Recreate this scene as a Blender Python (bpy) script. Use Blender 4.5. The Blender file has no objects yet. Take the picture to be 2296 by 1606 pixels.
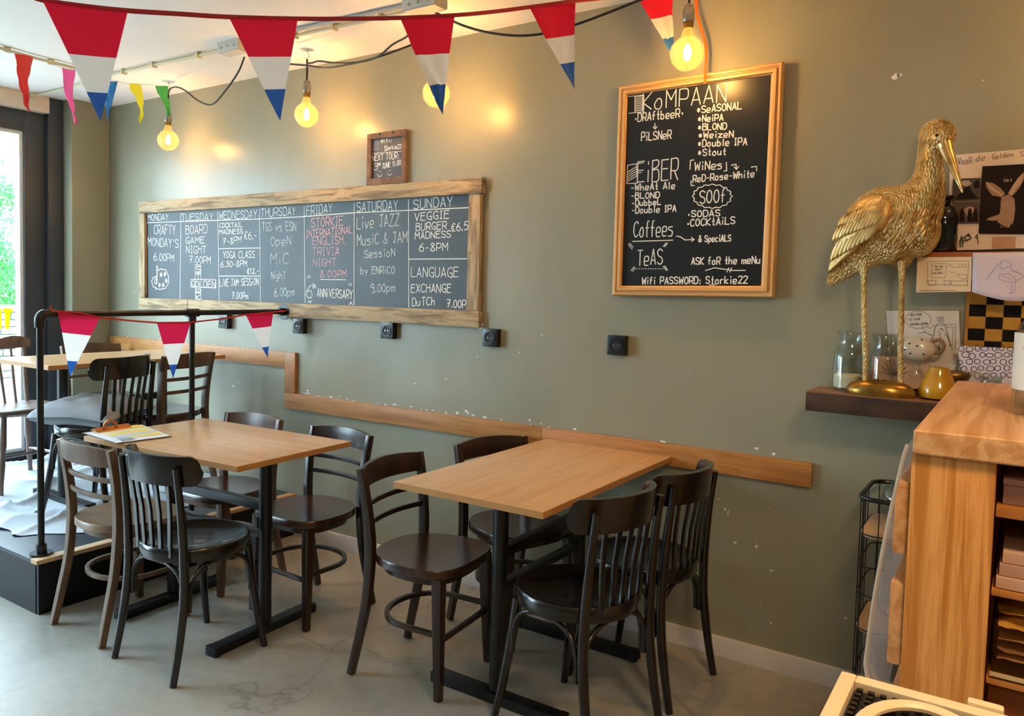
import bpy, bmesh, math, random
from mathutils import Vector, Matrix, noise
from mathutils.bvhtree import BVHTree
random.seed(7)
PI = math.pi
SC = bpy.context.scene
COL = SC.collection

# ---------------------------------------------------------------- camera
FPX, CX, CY = 1761.857, 1091.165, 748.802
YAW, PIT, ROL, CH, CD = 0.598968, 0.053874, -0.024268, 1.38527, 2.98690
def cam_axes():
    cy, sy = math.cos(YAW), math.sin(YAW)
    fw = Vector((-sy*math.cos(PIT), cy*math.cos(PIT), -math.sin(PIT)))
    r = Vector((cy, sy, 0)); d = fw.cross(r)
    c, s = math.cos(ROL), math.sin(ROL)
    return c*r+s*d, -s*r+c*d, fw
AR, AD, AF = cam_axes()
CAM = Vector((0, -CD, CH))
cd = bpy.data.cameras.new('camera')
cam = bpy.data.objects.new('camera', cd); COL.objects.link(cam)
M = Matrix((AR, -AD, -AF)).transposed().to_4x4(); M.translation = CAM
cam.matrix_world = M
cd.sensor_width = 36; cd.lens = FPX/2296*36
cd.shift_x = (1148-CX)/2296; cd.shift_y = (CY-803)/2296
cd.clip_start = 0.02
SC.camera = cam

# ---------------------------------------------------------------- world, lights, exposure
SC.view_settings.view_transform = 'Standard'; SC.view_settings.look = 'None'
SC.view_settings.gamma = 1; SC.view_settings.use_curve_mapping = False
SC.view_settings.exposure = 1.45
w = bpy.data.worlds.new('sky'); SC.world = w; w.use_nodes = True
bg = w.node_tree.nodes['Background']
bg.inputs[0].default_value = (0.66, 0.85, 1.0, 1); bg.inputs[1].default_value = 8.0
def area(name, loc, rot, sx, sy, power, col=(1, 1, 1), portal=False):
    l = bpy.data.lights.new(name, 'AREA'); l.shape = 'RECTANGLE'; l.size = sx; l.size_y = sy
    l.energy = power; l.color = col
    o = bpy.data.objects.new(name, l); COL.objects.link(o); o.location = loc; o.rotation_euler = rot
    if portal: l.cycles.is_portal = True
    return o
area('window_portal', (-5.42, -2.3, 1.35), (0, -PI/2, 0), 2.3, 3.9, 1, portal=True)
# ceiling lamps added out of view, for warm light on the bar side
area('added_bar_lamp', (0.35, -2.15, 2.45), (0, 0, 0), 0.4, 0.4, 11, (1, .66, .36))
area('added_bar_lamp_rear', (1.2, -4.2, 2.45), (0, 0, 0), 0.4, 0.4, 9, (1, .70, .42))
BULB_W = 46.0

# ---------------------------------------------------------------- helpers
def ray(u, v): return AR*((u-CX)/FPX)+AD*((v-CY)/FPX)+AF
def PY(u, v, y=0.0):
    r = ray(u, v); return CAM+r*((y-CAM.y)/r.y)
def PX(u, v, x):
    r = ray(u, v); return CAM+r*((x-CAM.x)/r.x)
def PZ(u, v, z=0.0):
    r = ray(u, v); return CAM+r*((z-CAM.z)/r.z)
def PD(u, v, d): return CAM+ray(u, v)*d
def lin(h):
    h = h.lstrip('#'); o = []
    for i in (0, 2, 4):
        c = int(h[i:i+2], 16)/255
        o.append(c/12.92 if c <= .04045 else ((c+.055)/1.055)**2.4)
    return (*o, 1)

def new_mat(name):
    m = bpy.data.materials.new(name); m.use_nodes = True
    nt = m.node_tree; b = nt.nodes['Principled BSDF']
    return m, nt, b
def _coords(nt, scale, kind='Object'):
    tc = nt.nodes.new('ShaderNodeTexCoord'); mp = nt.nodes.new('ShaderNodeMapping')
    mp.inputs['Scale'].default_value = scale
    nt.links.new(tc.outputs[kind], mp.inputs['Vector']); return mp.outputs['Vector']
def _ramp(nt, fac, stops):
    r = nt.nodes.new('ShaderNodeValToRGB'); e = r.color_ramp.elements
    while len(e) < len(stops): e.new(.5)
    for q, (p, c) in zip(e, stops): q.position = p; q.color = c if len(c) == 4 else (*c, 1)
    nt.links.new(fac, r.inputs[0]); return r.outputs[0]
def _noise(nt, vec, scale, detail=4, rough=.55, dist=0):
    n = nt.nodes.new('ShaderNodeTexNoise'); n.inputs['Scale'].default_value = scale
    n.inputs['Detail'].default_value = detail; n.inputs['Roughness'].default_value = rough
    n.inputs['Distortion'].default_value = dist
    nt.links.new(vec, n.inputs['Vector']); return n.outputs['Fac']
def _bump(nt, b, h, strength, dist=.002):
    n = nt.nodes.new('ShaderNodeBump'); n.inputs['Strength'].default_value = strength; n.inputs['Distance'].default_value = dist
    nt.links.new(h, n.inputs['Height']); nt.links.new(n.outputs[0], b.inputs['Normal'])
def plain(name, c, rough=.5, metal=0, c2=None, scale=6, bump=0, bscale=None, spec=.5, coat=0):
    m, nt, b = new_mat(name)
    b.inputs['Base Color'].default_value = lin(c); b.inputs['Roughness'].default_value = rough
    b.inputs['Metallic'].default_value = metal; b.inputs['Specular IOR Level'].default_value = spec
    b.inputs['Coat Weight'].default_value = coat
    v = _coords(nt, (1, 1, 1))
    if c2:
        f = _noise(nt, v, scale, 5)
        nt.links.new(_ramp(nt, f, [(.3, lin(c)), (.7, lin(c2))]), b.inputs['Base Color'])
    if bump:
        _bump(nt, b, _noise(nt, v, bscale or scale*4, 5), bump)
    return m
def wood(name, c1, c2, scale=(1, 1, 1), rough=.4, freq=12, bump=.15, c3=None, coat=0, knots=False, lo=.36, hi=.56):
    m, nt, b = new_mat(name)
    v = _coords(nt, scale)
    f = _noise(nt, v, freq, 6, .6, .6)
    st = [(lo, lin(c1)), (hi, lin(c2))]
    if c3: st.append((min(.9, hi+.16), lin(c3)))
    col = _ramp(nt, f, st)
    if knots:
        vo = nt.nodes.new('ShaderNodeTexVoronoi'); vo.inputs['Scale'].default_value = knots
        nt.links.new(_coords(nt, (1, 1, 1)), vo.inputs['Vector'])
        k = _ramp(nt, vo.outputs['Distance'], [(.0, lin('#5a3518')), (.06, (1, 1, 1))])
        mx = nt.nodes.new('ShaderNodeMix'); mx.data_type = 'RGBA'; mx.blend_type = 'MULTIPLY'; mx.inputs[0].default_value = .8
        nt.links.new(col, mx.inputs[6]); nt.links.new(k, mx.inputs[7]); col = mx.outputs[2]
    nt.links.new(col, b.inputs['Base Color'])
    b.inputs['Roughness'].default_value = rough; b.inputs['Coat Weight'].default_value = coat
    b.inputs['Coat Roughness'].default_value = .2
    if bump: _bump(nt, b, f, bump)
    return m
def glassy(name, tint=(1, 1, 1), rough=.02, ior=1.45, base=.06):
    m = bpy.data.materials.new(name); m.use_nodes = True; nt = m.node_tree; nt.nodes.clear()
    o = nt.nodes.new('ShaderNodeOutputMaterial'); t = nt.nodes.new('ShaderNodeBsdfTransparent'); t.inputs[0].default_value = (*tint, 1)
    g = nt.nodes.new('ShaderNodeBsdfGlossy'); g.inputs['Roughness'].default_value = rough
    lw = nt.nodes.new('ShaderNodeLayerWeight'); lw.inputs[0].default_value = .5
    pw = nt.nodes.new('ShaderNodeMath'); pw.operation = 'POWER'; pw.inputs[1].default_value = 3.2; nt.links.new(lw.outputs['Facing'], pw.inputs[0])
    fr = nt.nodes.new('ShaderNodeMath'); fr.operation = 'MULTIPLY_ADD'; fr.inputs[1].default_value = .55; fr.inputs[2].default_value = base; nt.links.new(pw.outputs[0], fr.inputs[0])
    mx = nt.nodes.new('ShaderNodeMixShader')
    nt.links.new(fr.outputs[0], mx.inputs[0]); nt.links.new(t.outputs[0], mx.inputs[1]); nt.links.new(g.outputs[0], mx.inputs[2])
    nt.links.new(mx.outputs[0], o.inputs[0]); return m
def emit(name, c, s):
    m = bpy.data.materials.new(name); m.use_nodes = True; nt = m.node_tree; nt.nodes.clear()
    o = nt.nodes.new('ShaderNodeOutputMaterial'); e = nt.nodes.new('ShaderNodeEmission')
    e.inputs[0].default_value = (*c, 1); e.inputs[1].default_value = s; nt.links.new(e.outputs[0], o.inputs[0]); return m
def sheer(name, c, trans=.35, transp=0.0, rough=.6):
    m, nt, b = new_mat(name); b.inputs['Base Color'].default_value = lin(c); b.inputs['Roughness'].default_value = rough
    o = nt.nodes['Material Output']; t = nt.nodes.new('ShaderNodeBsdfTranslucent'); t.inputs[0].default_value = lin(c)
    mx = nt.nodes.new('ShaderNodeMixShader'); mx.inputs[0].default_value = trans
    nt.links.new(b.outputs[0], mx.inputs[1]); nt.links.new(t.outputs[0], mx.inputs[2])
    if transp:
        tr = nt.nodes.new('ShaderNodeBsdfTransparent'); m2 = nt.nodes.new('ShaderNodeMixShader'); m2.inputs[0].default_value = transp
        nt.links.new(mx.outputs[0], m2.inputs[1]); nt.links.new(tr.outputs[0], m2.inputs[2]); nt.links.new(m2.outputs[0], o.inputs[0])
    else: nt.links.new(mx.outputs[0], o.inputs[0])
    return m

class MB:
    def __init__(s): s.v = []; s.f = []; s.m = []
    def face(s, idx, mi=0): s.f.append(tuple(idx)); s.m.append(mi)
    def box(s, x0, x1, y0, y1, z0, z1, mi=0):
        n = len(s.v)
        s.v += [(x, y, z) for z in (z0, z1) for y in (y0, y1) for x in (x0, x1)]
        for q in ((0, 2, 3, 1), (4, 5, 7, 6), (0, 1, 5, 4), (2, 6, 7, 3), (0, 4, 6, 2), (1, 3, 7, 5)): s.face([n+i for i in q], mi)
        return s
    def prism(s, pts, ext, mi=0):
        n = len(s.v); k = len(pts); ext = Vector(ext)
        s.v += [tuple(p) for p in pts]+[tuple(Vector(p)+ext) for p in pts]
        s.face(range(n, n+k), mi); s.face(range(n+2*k-1, n+k-1, -1), mi)
        for i in range(k):
            j = (i+1) % k; s.face((n+j, n+i, n+k+i, n+k+j), mi)
        return s
    def loft(s, rings, closed=True, caps=True, mi=0):
        n = len(s.v); k = len(rings[0])
        for r in rings: s.v += [tuple(p) for p in r]
        for a in range(len(rings)-1):
            for i in range(k if closed else k-1):
                j = (i+1) % k; s.face((n+a*k+i, n+a*k+j, n+(a+1)*k+j, n+(a+1)*k+i), mi)
        if caps and closed:
            s.face([n+i for i in range(k-1, -1, -1)], mi); s.face([n+(len(rings)-1)*k+i for i in range(k)], mi)
        return s
    def tube(s, pts, r, n=10, mi=0, sq=False, up=None):
        pts = [Vector(p) for p in pts]; L = len(pts); rings = []
        if not isinstance(r, (list, tuple)): r = [r]*L
        t0 = (pts[1]-pts[0]).normalized()
        nrm = Vector(up) if up else (Vector((0, 0, 1)) if abs(t0.z) < .9 else Vector((1, 0, 0)))
        for i, p in enumerate(pts):
            t = (pts[min(i+1, L-1)]-pts[max(i-1, 0)]).normalized()
            nrm = (nrm-t*nrm.dot(t)).normalized(); b = t.cross(nrm)
            ri = r[i]; ra, rb = ri if isinstance(ri, (list, tuple)) else (ri, ri)
            if sq: rings.append([p+nrm*ra*x+b*rb*y for x, y in ((1, 1), (-1, 1), (-1, -1), (1, -1))])
            else: rings.append([p+nrm*ra*math.cos(a*2*PI/n)+b*rb*math.sin(a*2*PI/n) for a in range(n)])
        return s.loft(rings, mi=mi)
    def lathe(s, prof, c=(0, 0, 0), n=24, mi=0, caps=True):
        rings = [[(c[0]+r*math.cos(a*2*PI/n), c[1]+r*math.sin(a*2*PI/n), c[2]+z) for a in range(n)] for r, z in prof]
        return s.loft(rings, mi=mi, caps=caps)
    def ellipsoid(s, c, r, rot=None, n=16, m=10, mi=0):
        rings = []
        for i in range(m+1):
            t = PI*(i/m); t = min(max(t, .02), PI-.02); ring = []
            for a in range(n):
                p = Vector((r[0]*math.sin(t)*math.cos(a*2*PI/n), r[1]*math.sin(t)*math.sin(a*2*PI/n), -r[2]*math.cos(t)))
                if rot: p = rot @ p
                ring.append(p+Vector(c))
            rings.append(ring)
        return s.loft(rings, mi=mi)
    def quad(s, a, b, c, d, mi=0):
        n = len(s.v); s.v += [tuple(a), tuple(b), tuple(c), tuple(d)]; s.face((n, n+1, n+2, n+3), mi); return s
    def build(s, name, mat, parent=None, bevel=0, seg=2, smooth=True, fix=True, off=None):
        me = bpy.data.meshes.new(name)
        vv = s.v if off is None else [tuple(Vector(p)-Vector(off)) for p in s.v]
        me.from_pydata(vv, [], s.f)
        for i, p in enumerate(me.polygons): p.material_index = s.m[i]
        bm = bmesh.new(); bm.from_mesh(me)
        if fix: bmesh.ops.recalc_face_normals(bm, faces=bm.faces)
        if bevel:
            es = [e for e in bm.edges if len(e.link_faces) == 2 and e.calc_face_angle(0) > .6]
            bmesh.ops.bevel(bm, geom=es, offset=bevel, segments=seg, affect='EDGES', profile=.7, clamp_overlap=True)
        for f in bm.faces: f.smooth = smooth
        for e in bm.edges:
            if len(e.link_faces) == 2 and e.calc_face_angle(0) > .7: e.smooth = False
        bm.to_mesh(me); bm.free()
        for mm in (mat if isinstance(mat, (list, tuple)) else [mat]): me.materials.append(mm)
        o = bpy.data.objects.new(name, me); COL.objects.link(o)
        if parent: o.parent = parent
        return o

def tag(o, label=None, cat=None, group=None, kind=None):
    if label: o['label'] = label
    if cat: o['category'] = cat
    if group: o['group'] = group
    if kind: o['kind'] = kind
    return o
def thing(name, label, cat, loc=(0, 0, 0), rz=0, group=None):
    o = bpy.data.objects.new(name, None); COL.objects.link(o); o.empty_display_size = .1
    o.location = loc; o.rotation_euler = (0, 0, rz)
    return tag(o, label, cat, group)
def struct(o, label=None): return tag(o, label, kind='structure')
KIDS = {}
def dup(root, loc, rz, label, group=None, mats=None, scale=1, skip=()):
    def cp(o, par):
        c = o.copy(); COL.objects.link(c); c.parent = par
        if mats and c.type == 'MESH' and c.data.materials:
            key = (c.data.name, id(mats))
            if key not in KIDS:
                d = c.data.copy(); d.materials.clear()
                for mm in o.data.materials: d.materials.append(mats.get(mm.name, mm))
                KIDS[key] = d
            c.data = KIDS[key]
        for ch in o.children:
            if ch.name.split('.')[0] not in skip: cp(ch, c)
        return c
    r = cp(root, None); r.location = loc; r.rotation_euler = (0, 0, rz); r.scale = (scale,)*3
    r['label'] = label
    if group: r['group'] = group
    return r
def catmull(pts, k=6):
    pts = [Vector(p) for p in pts]; P = [pts[0]*2-pts[1]]+pts+[pts[-1]*2-pts[-2]]; out = []
    for i in range(1, len(P)-2):
        a, b, c, d = P[i-1:i+3]
        for j in range(k):
            t = j/k
            out.append(.5*((2*b)+(c-a)*t+(2*a-5*b+4*c-d)*t*t+(3*b-a-3*c+d)*t**3))
    out.append(pts[-1]); return out

# ---------------------------------------------------------------- materials
def wall_mat():
    m, nt, b = new_mat('sage_wall_paint'); v = _coords(nt, (1, 1, 1))
    big = _noise(nt, v, .9, 4, .5)
    col = _ramp(nt, big, [(.3, lin('#92917e')), (.7, lin('#9b9984'))])
    v2 = _coords(nt, (1, 1, .45)); sm = _noise(nt, v2, 2.6, 5, .6, .4)
    mx = nt.nodes.new('ShaderNodeMix'); mx.data_type = 'RGBA'; mx.blend_type = 'MULTIPLY'; mx.inputs[0].default_value = .55
    nt.links.new(col, mx.inputs[6]); nt.links.new(_ramp(nt, sm, [(.25, (.80, .81, .80)), (.6, (1, 1, 1))]), mx.inputs[7])
    nt.links.new(mx.outputs[2], b.inputs['Base Color'])
    b.inputs['Roughness'].default_value = .33; b.inputs['Specular IOR Level'].default_value = .45
    _bump(nt, b, _noise(nt, v, 5, 6, .6), .12, .01)
    return m
M_WALL = wall_mat()
M_CEIL = plain('white_ceiling_paint', '#f6f3f2', .8, c2='#efebe9', scale=1.2, bump=.08, bscale=20)
def floor_mat():
    m, nt, b = new_mat('polished_concrete'); v = _coords(nt, (1, 1, 1))
    a = _noise(nt, v, 1.6, 6, .6, .3); col = _ramp(nt, a, [(.3, lin('#8f8f87')), (.5, lin('#a3a299')), (.72, lin('#b4b2a8'))])
    f = _noise(nt, v, 22, 5, .7)
    mx = nt.nodes.new('ShaderNodeMix'); mx.data_type = 'RGBA'; mx.blend_type = 'MULTIPLY'; mx.inputs[0].default_value = .6
    nt.links.new(col, mx.inputs[6]); nt.links.new(_ramp(nt, f, [(.3, (.78, .78, .78)), (.6, (1, 1, 1))]), mx.inputs[7])
    # hairline cracks
    vo = nt.nodes.new('ShaderNodeTexVoronoi'); vo.feature = 'DISTANCE_TO_EDGE'; vo.inputs['Scale'].default_value = .85
    n = nt.nodes.new('ShaderNodeTexNoise'); n.inputs['Scale'].default_value = 3; n.inputs['Detail'].default_value = 6
    nt.links.new(v, n.inputs['Vector'])
    ad = nt.nodes.new('ShaderNodeVectorMath'); ad.operation = 'MULTIPLY_ADD'; ad.inputs[1].default_value = (.35,)*3
    nt.links.new(n.outputs['Color'], ad.inputs[0]); nt.links.new(v, ad.inputs[2]); nt.links.new(ad.outputs[0], vo.inputs['Vector'])
    ck = _ramp(nt, vo.outputs['Distance'], [(.0, (.45, .44, .42)), (.0045, (1, 1, 1))])
    m2 = nt.nodes.new('ShaderNodeMix'); m2.data_type = 'RGBA'; m2.blend_type = 'MULTIPLY'; m2.inputs[0].default_value = .55
    nt.links.new(mx.outputs[2], m2.inputs[6]); nt.links.new(ck, m2.inputs[7]); nt.links.new(m2.outputs[2], b.inputs['Base Color'])
    nt.links.new(_ramp(nt, a, [(.3, (.30,)*3), (.7, (.48,)*3)]), b.inputs['Roughness'])
    _bump(nt, b, f, .06, .003)
    return m
M_FLOOR = floor_mat()
M_BASE = plain('white_baseboard_paint', '#d9d5d2', .45)
M_FRAME = plain('anthracite_frame_paint', '#3a4048', .38, c2='#33383f', scale=8, bump=.05)
M_FRAMEW = plain('white_window_bead', '#dfe3e2', .4)
M_BEAM = plain('cream_beam_paint', '#e2d2c2', .7)
M_PLAT = wood('blue_black_stained_plywood', '#161f2a', '#222e3b', (1, .3, 1), .4, 6, .1)
M_PLATS = plain('black_platform_side', '#07090d', .45, c2='#0c1016', scale=5, spec=.3)
M_RAW = wood('raw_pine_edge', '#b08f6a', '#caa982', (1, .15, 1), .6, 20)
M_RAIL = wood('honey_stained_pine', '#a26a35', '#bd8445', (.07, 1, 1), .42, 36, .1, c3='#94592a', knots=4.5)
M_RAILV = wood('honey_stained_pine_upright', '#9c6636', '#b57c46', (1, 1, .12), .42, 18, .12, c3='#8a5326')
M_TTOP = wood('beech_laminate', '#c79f72', '#d3ac80', (1, .05, 1), .24, 30, .02, c3='#c3996b', lo=.35, hi=.6)
M_TTOPX = wood('beech_laminate_crossways', '#c49a72', '#d0a880', (.05, 1, 1), .22, 30, .03, c3='#b98e66')
M_TEDGE = plain('laminate_edge_band', '#b8854c', .4)
M_BLKMET = plain('black_powder_coat', '#0a0c0e', .34, .0, c2='#101317', scale=9, bump=.04)
M_RUB = plain('black_ribbed_rubber', '#0b0b0c', .5)
M_DARKW = wood('dark_walnut_stain', '#21140f', '#301c14', (1, 1, .25), .3, 14, .06, c3='#1a0f0a', coat=.2)
M_BROWNW = wood('mid_brown_stain', '#4a3426', '#5e4433', (1, 1, .25), .34, 14, .08, c3='#3c2a1f', coat=.15)
M_SEATW = wood('brown_seat_veneer', '#2e1c15', '#40281d', (.3, 1, 1), .24, 12, .04, c3='#24150f', coat=.3)
M_SEATL = wood('worn_oak_seat_veneer', '#7a6450', '#927a62', (.3, 1, 1), .35, 14, .08, c3='#66523f')
M_LIGHTW = wood('worn_brown_stain', '#55402f', '#6f5743', (1, 1, .25), .4, 14, .1, c3='#463324')
M_BLACKW = wood('black_brown_lacquer', '#0f0b0a', '#17100e', (1, 1, .3), .24, 12, .05, coat=.3)
M_BLACKS = plain('near_black_lacquered_seat', '#0e0a09', .24, c2='#150f0d', scale=4, coat=.3)
M_WIND = wood('faded_brown_stain', '#5d4c44', '#776258', (1, 1, .3), .4, 12, .06)
M_CHALK = plain('chalk_writing', '#e9ebe8', .9)
M_CHALKP = plain('pink_chalk_writing', '#dcb3c0', .9)
M_CHALKF = plain('faint_chalk_writing', '#c6ced1', .9)
def slate(name, a, bb, rough):
    m, nt, b = new_mat(name); v = _coords(nt, (1, 1, .35))
    f = _noise(nt, v, 3.2, 6, .6, .5)
    nt.links.new(_ramp(nt, f, [(.25, lin(a)), (.75, lin(bb))]), b.inputs['Base Color'])
    b.inputs['Roughness'].default_value = rough; return m
M_SLATE = slate('chalk_dusted_blackboard', '#2a343c', '#455058', .5)
M_SLATE2 = slate('grey_slate_board', '#3c3e42', '#4a4c50', .5)
M_SLATE3 = slate('black_chalkboard', '#15181c', '#1d2024', .3)
M_OLDW = wood('weathered_grey_scaffold_board', '#7c6850', '#c2ab86', (.12, 1, 1), .75, 34, .6, c3='#9a8464', knots=4)
M_OLDWV = wood('weathered_scaffold_upright', '#7c6850', '#c2ab86', (1, 1, .12), .75, 34, .6, c3='#9a8464', knots=4)
M_ROUGHW = wood('rough_brown_batten', '#5f4535', '#86664f', (.5, 1, .5), .75, 18, .5, c3='#6d5040')
M_PINE = wood('varnished_pine_moulding', '#d2a062', '#e0b377', (.06, 1, 1), .35, 34, .05, c3='#c99858')
M_PINEV = wood('varnished_pine_moulding_upright', '#d2a062', '#e0b377', (1, 1, .06), .35, 34, .05, c3='#c99858')
M_BAR = wood('orange_varnished_pine', '#c07c34', '#e6a862', (1, 1, .035), .36, 42, .08, c3='#ad6a28', knots=9, lo=.4, hi=.54)
M_BART = wood('worn_pine_worktop', '#bf8850', '#e0b17e', (1, .05, 1), .4, 34, .08, c3='#b27c46', knots=6, lo=.38, hi=.6)
M_DKSHELF = wood('dark_old_oak_shelf', '#24150c', '#4a2f19', (.3, 1, 1), .6, 16, .8, c3='#1a0f08')
M_SHTOP = wood('worn_brown_shelf_top', '#6b4a33', '#8a6245', (.2, 1, 1), .4, 10, .1)
M_RED = sheer('red_pennant_plastic', '#d80a34', .4); M_WHITE = sheer('white_pennant_plastic', '#e2dfda', .45); M_BLUE = sheer('blue_pennant_plastic', '#1d57a8', .35)
M_STRING = plain('red_ribbon_string', '#a8182a', .6)
M_SILVER = plain('brushed_nickel', '#b5b0a8', .28, 1.0, c2='#8e8a82', scale=30)
M_BRASS = plain('worn_brass', '#9a7a3a', .3, 1.0)
M_CABLE = plain('black_rubber_cable', '#0d0b0b', .5)
M_GLOBE = glassy('amber_tinted_bulb_glass', (1.0, .90, .66), .03, 1.5)
def _amber(m):
    nt = m.node_tree; o = [n for n in nt.nodes if n.type == 'OUTPUT_MATERIAL'][0]; src = o.inputs[0].links[0].from_socket
    t = nt.nodes.new('ShaderNodeBsdfTranslucent'); t.inputs[0].default_value = (1, .72, .30, 1)
    mx = nt.nodes.new('ShaderNodeMixShader'); mx.inputs[0].default_value = .05
    nt.links.new(src, mx.inputs[1]); nt.links.new(t.outputs[0], mx.inputs[2]); nt.links.new(mx.outputs[0], o.inputs[0])
_amber(M_GLOBE)
M_FIL = emit('glowing_filament', (1.0, .62, .22), 60)
M_PIPE = plain('cream_plastic_conduit', '#d8cfae', .45)
M_PIPEG = plain('grey_cable_trunking', '#b9b4ae', .5)
M_JBOX = plain('grey_white_junction_box', '#cfcac0', .5)
M_PANE = glassy('window_glass', (.97, .99, .985), .01, 1.45)
M_CLEAR = glassy('clear_jar_glass', (.93, .96, .95), .02, 1.5)
M_SOCK = plain('black_socket_plastic', '#17181a', .3)
M_SOCKH = plain('socket_hollow', '#060606', .6)

# ---------------------------------------------------------------- room shell
XL, XR, YF, ZC = -5.161, 2.6, -6.5, 2.567
struct(MB().box(-5.5, XR+.15, 0, .15, -.1, ZC+.15).build('wall_back', M_WALL), 'sage green painted plaster wall with boards and chips of missing paint')
struct(MB().box(-5.5, XR+.15, YF-.15, .15, -.15, 0).build('floor', M_FLOOR), 'worn grey polished concrete floor with hairline cracks')
struct(MB().box(-5.5, XR+.15, YF-.15, .15, ZC, ZC+.15).build('ceiling', M_CEIL), 'white painted ceiling')
struct(MB().box(XR, XR+.15, YF, 0, 0, ZC).build('wall_right', M_WALL))
struct(MB().box(-5.5, XR+.15, YF-.15, YF, 0, ZC).build('wall_front', M_WALL))
# pilaster at the corner by the window
struct(MB().box(-5.5, XL, -.262, 0, 0, ZC).build('wall_left', M_WALL, bevel=.012), 'sage painted corner pier between back wall and window')
# window wall: dark post, beam, frame, glass
XP = -5.26
struct(MB().box(-5.5, XP, -.36, -.262, 0, ZC).build('trim_1', M_FRAME, bevel=.006), 'scuffed anthracite post beside the corner pier')
struct(MB().box(-5.5, XP+.02, YF, -.36, 2.462, ZC).build('trim_2', M_BEAM, bevel=.004), 'cream beam above the window')
XG = -5.33
def window(idx, y0, y1):       # y0 > y1
    wn = bpy.data.objects.new('window_%d' % idx, None); COL.objects.link(wn); struct(wn, 'anthracite framed full height shop window with clear glass')
    fr = MB(); a, bz, t, z1 = .13, .28, .13, 2.462
    fr.box(XG-.06, XG+.03, y0-a, y0, 0, z1).box(XG-.06, XG+.03, y1, y1+a, 0, z1)
    fr.box(XG-.06, XG+.03, y1+a, y0-a, 0, bz).box(XG-.06, XG+.03, y1+a, y0-a, z1-t, z1)
    fr.build('window_frame', M_FRAME, wn, bevel=.004)
    bd = MB(); ya, yb, za, zb = y0-a, y1+a, bz, z1-t; k = .022
    for q in ((ya-k, ya, za, zb), (yb, yb+k, za, zb), (yb+k, ya-k, za, za+k), (yb+k, ya-k, zb-k, zb)):
        bd.box(XG-.05, XG+.012, q[0], q[1], q[2], q[3])
    bd.build('glazing_bead', M_FRAMEW, wn)
    MB().box(XG-.03, XG-.024, yb, ya, za, zb).build('pane', M_PANE, wn)
    return wn
W1 = window(1, -.36, -1.95); window(2, -2.05, -4.1)
struct(MB().box(-5.5, XP, YF, -4.2, 0, 2.462).build('wall_left', M_WALL))
struct(MB().box(-5.45, XP, -2.05, -1.95, 0, 2.462).box(-5.45, XP, -4.2, -4.1, 0, 2.462).build('trim_3', M_FRAME))
struct(MB().box(-3.3, XR, -.016, 0, 0, .075).build('baseboard_back', M_BASE, bevel=.003), 'white painted baseboard along the back wall')

# ---------------------------------------------------------------- stage platform
PA = (-3.30, -1.395); PH = .232
pl = thing('stage_platform', 'low dark blue stained platform with pine edge strip under the railing', 'platform', (-4.2, -.7, 0))
def loc_in(t, mb, *a, **k): return mb.build(*a[:2], t, off=t.location, **k)
loc_in(pl, MB().box(-5.24, -3.352, -1.395, -.002, PH-.018, PH-.001), 'deck', M_PLAT, bevel=.002)
loc_in(pl, MB().box(-3.350, -3.30, -1.395, -.002, PH-.018, PH), 'edge_strip', M_RAW, bevel=.0015)
loc_in(pl, MB().box(-3.325, -3.307, -1.385, -.005, 0, PH-.019), 'side_panel', M_PLATS, bevel=.0015)
loc_in(pl, MB().box(-5.20, -3.326, -1.388, -1.370, 0, PH-.019), 'front_panel', M_PLATS, bevel=.0015)

# ---------------------------------------------------------------- wall rail of three planks
rl = thing('wall_rail', 'honey stained pine rail stepping down the wall behind the tables', 'rail', (-2, 0, .8))
def plank(x0, x1, z0, z1, mat, d=.019): return MB().box(x0, x1, -d, -.001, z0, z1).build('plank', mat, rl, bevel=.002, off=rl.location)
plank(-5.15, -3.385, .935, 1.022, M_RAIL); plank(-3.384, -3.300, .796, 1.022, M_RAILV, .0195); plank(-3.384, -1.72, .708, .795, M_RAIL); plank(-1.719, -.600, .710, .797, M_RAIL, .0195)

# paint chips on the wall (small proud remnants of white filler)
chips = MB()
def chip(u, v, r, el=1.0):
    c = PY(u, v, -.0006); n = random.randint(5, 8); pts = []
    for i in range(n):
        a = i*2*PI/n+random.uniform(-.3, .3); rr = r*random.uniform(.5, 1.2)
        pts.append((c.x+rr*math.cos(a)*el, -.0002, c.z+rr*math.sin(a)))
    chips.prism(pts, (0, -.0008, 0))
for u, v, r, e in ((2007, 172, .012, 1.3), (2016, 168, .007, 1.6), (2204, 180, .003, 1), (1000, 850, .005, 1), (1070, 800, .003, 2), (1215, 752, .004, 1), (700, 760, .004, 1), (523, 865, .007, 2.5), (535, 858, .005, 2), (523, 880, .004, 1.2),
                   (1634, 1145, .004, 1), (1626, 1143, .008, .5), (1632, 1152, .006, .5), (1648, 1217, .004, 2), (1696, 1226, .005, 2), (1694, 1213, .003, 1), (1726, 1139, .003, 1), (1730, 1280, .004, 1.5), (1896, 1387, .005, 1.2), (1544, 1100, .003, 1), (1612, 1120, .003, 1), (1705, 1360, .003, 1), (1728, 1398, .004, 1), (1560, 1165, .003, 1), (1848, 610, .002, 1), (615, 1070, .005, 1), (612, 1090, .004, 1.5),
                   (300, 655, .005, 1), (275, 730, .006, 1), (640, 640, .003, 1), (280, 415, .003, 1), (900, 1235, .003, 1), (865, 1228, .004, 1), (885, 1230, .003, 1), (1235, 1260, .003, 1), (1300, 1235, .004, 1), (930, 860, .003, 2), (1165, 790, .003, 2)):
    chip(u, v, r, e)
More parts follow.
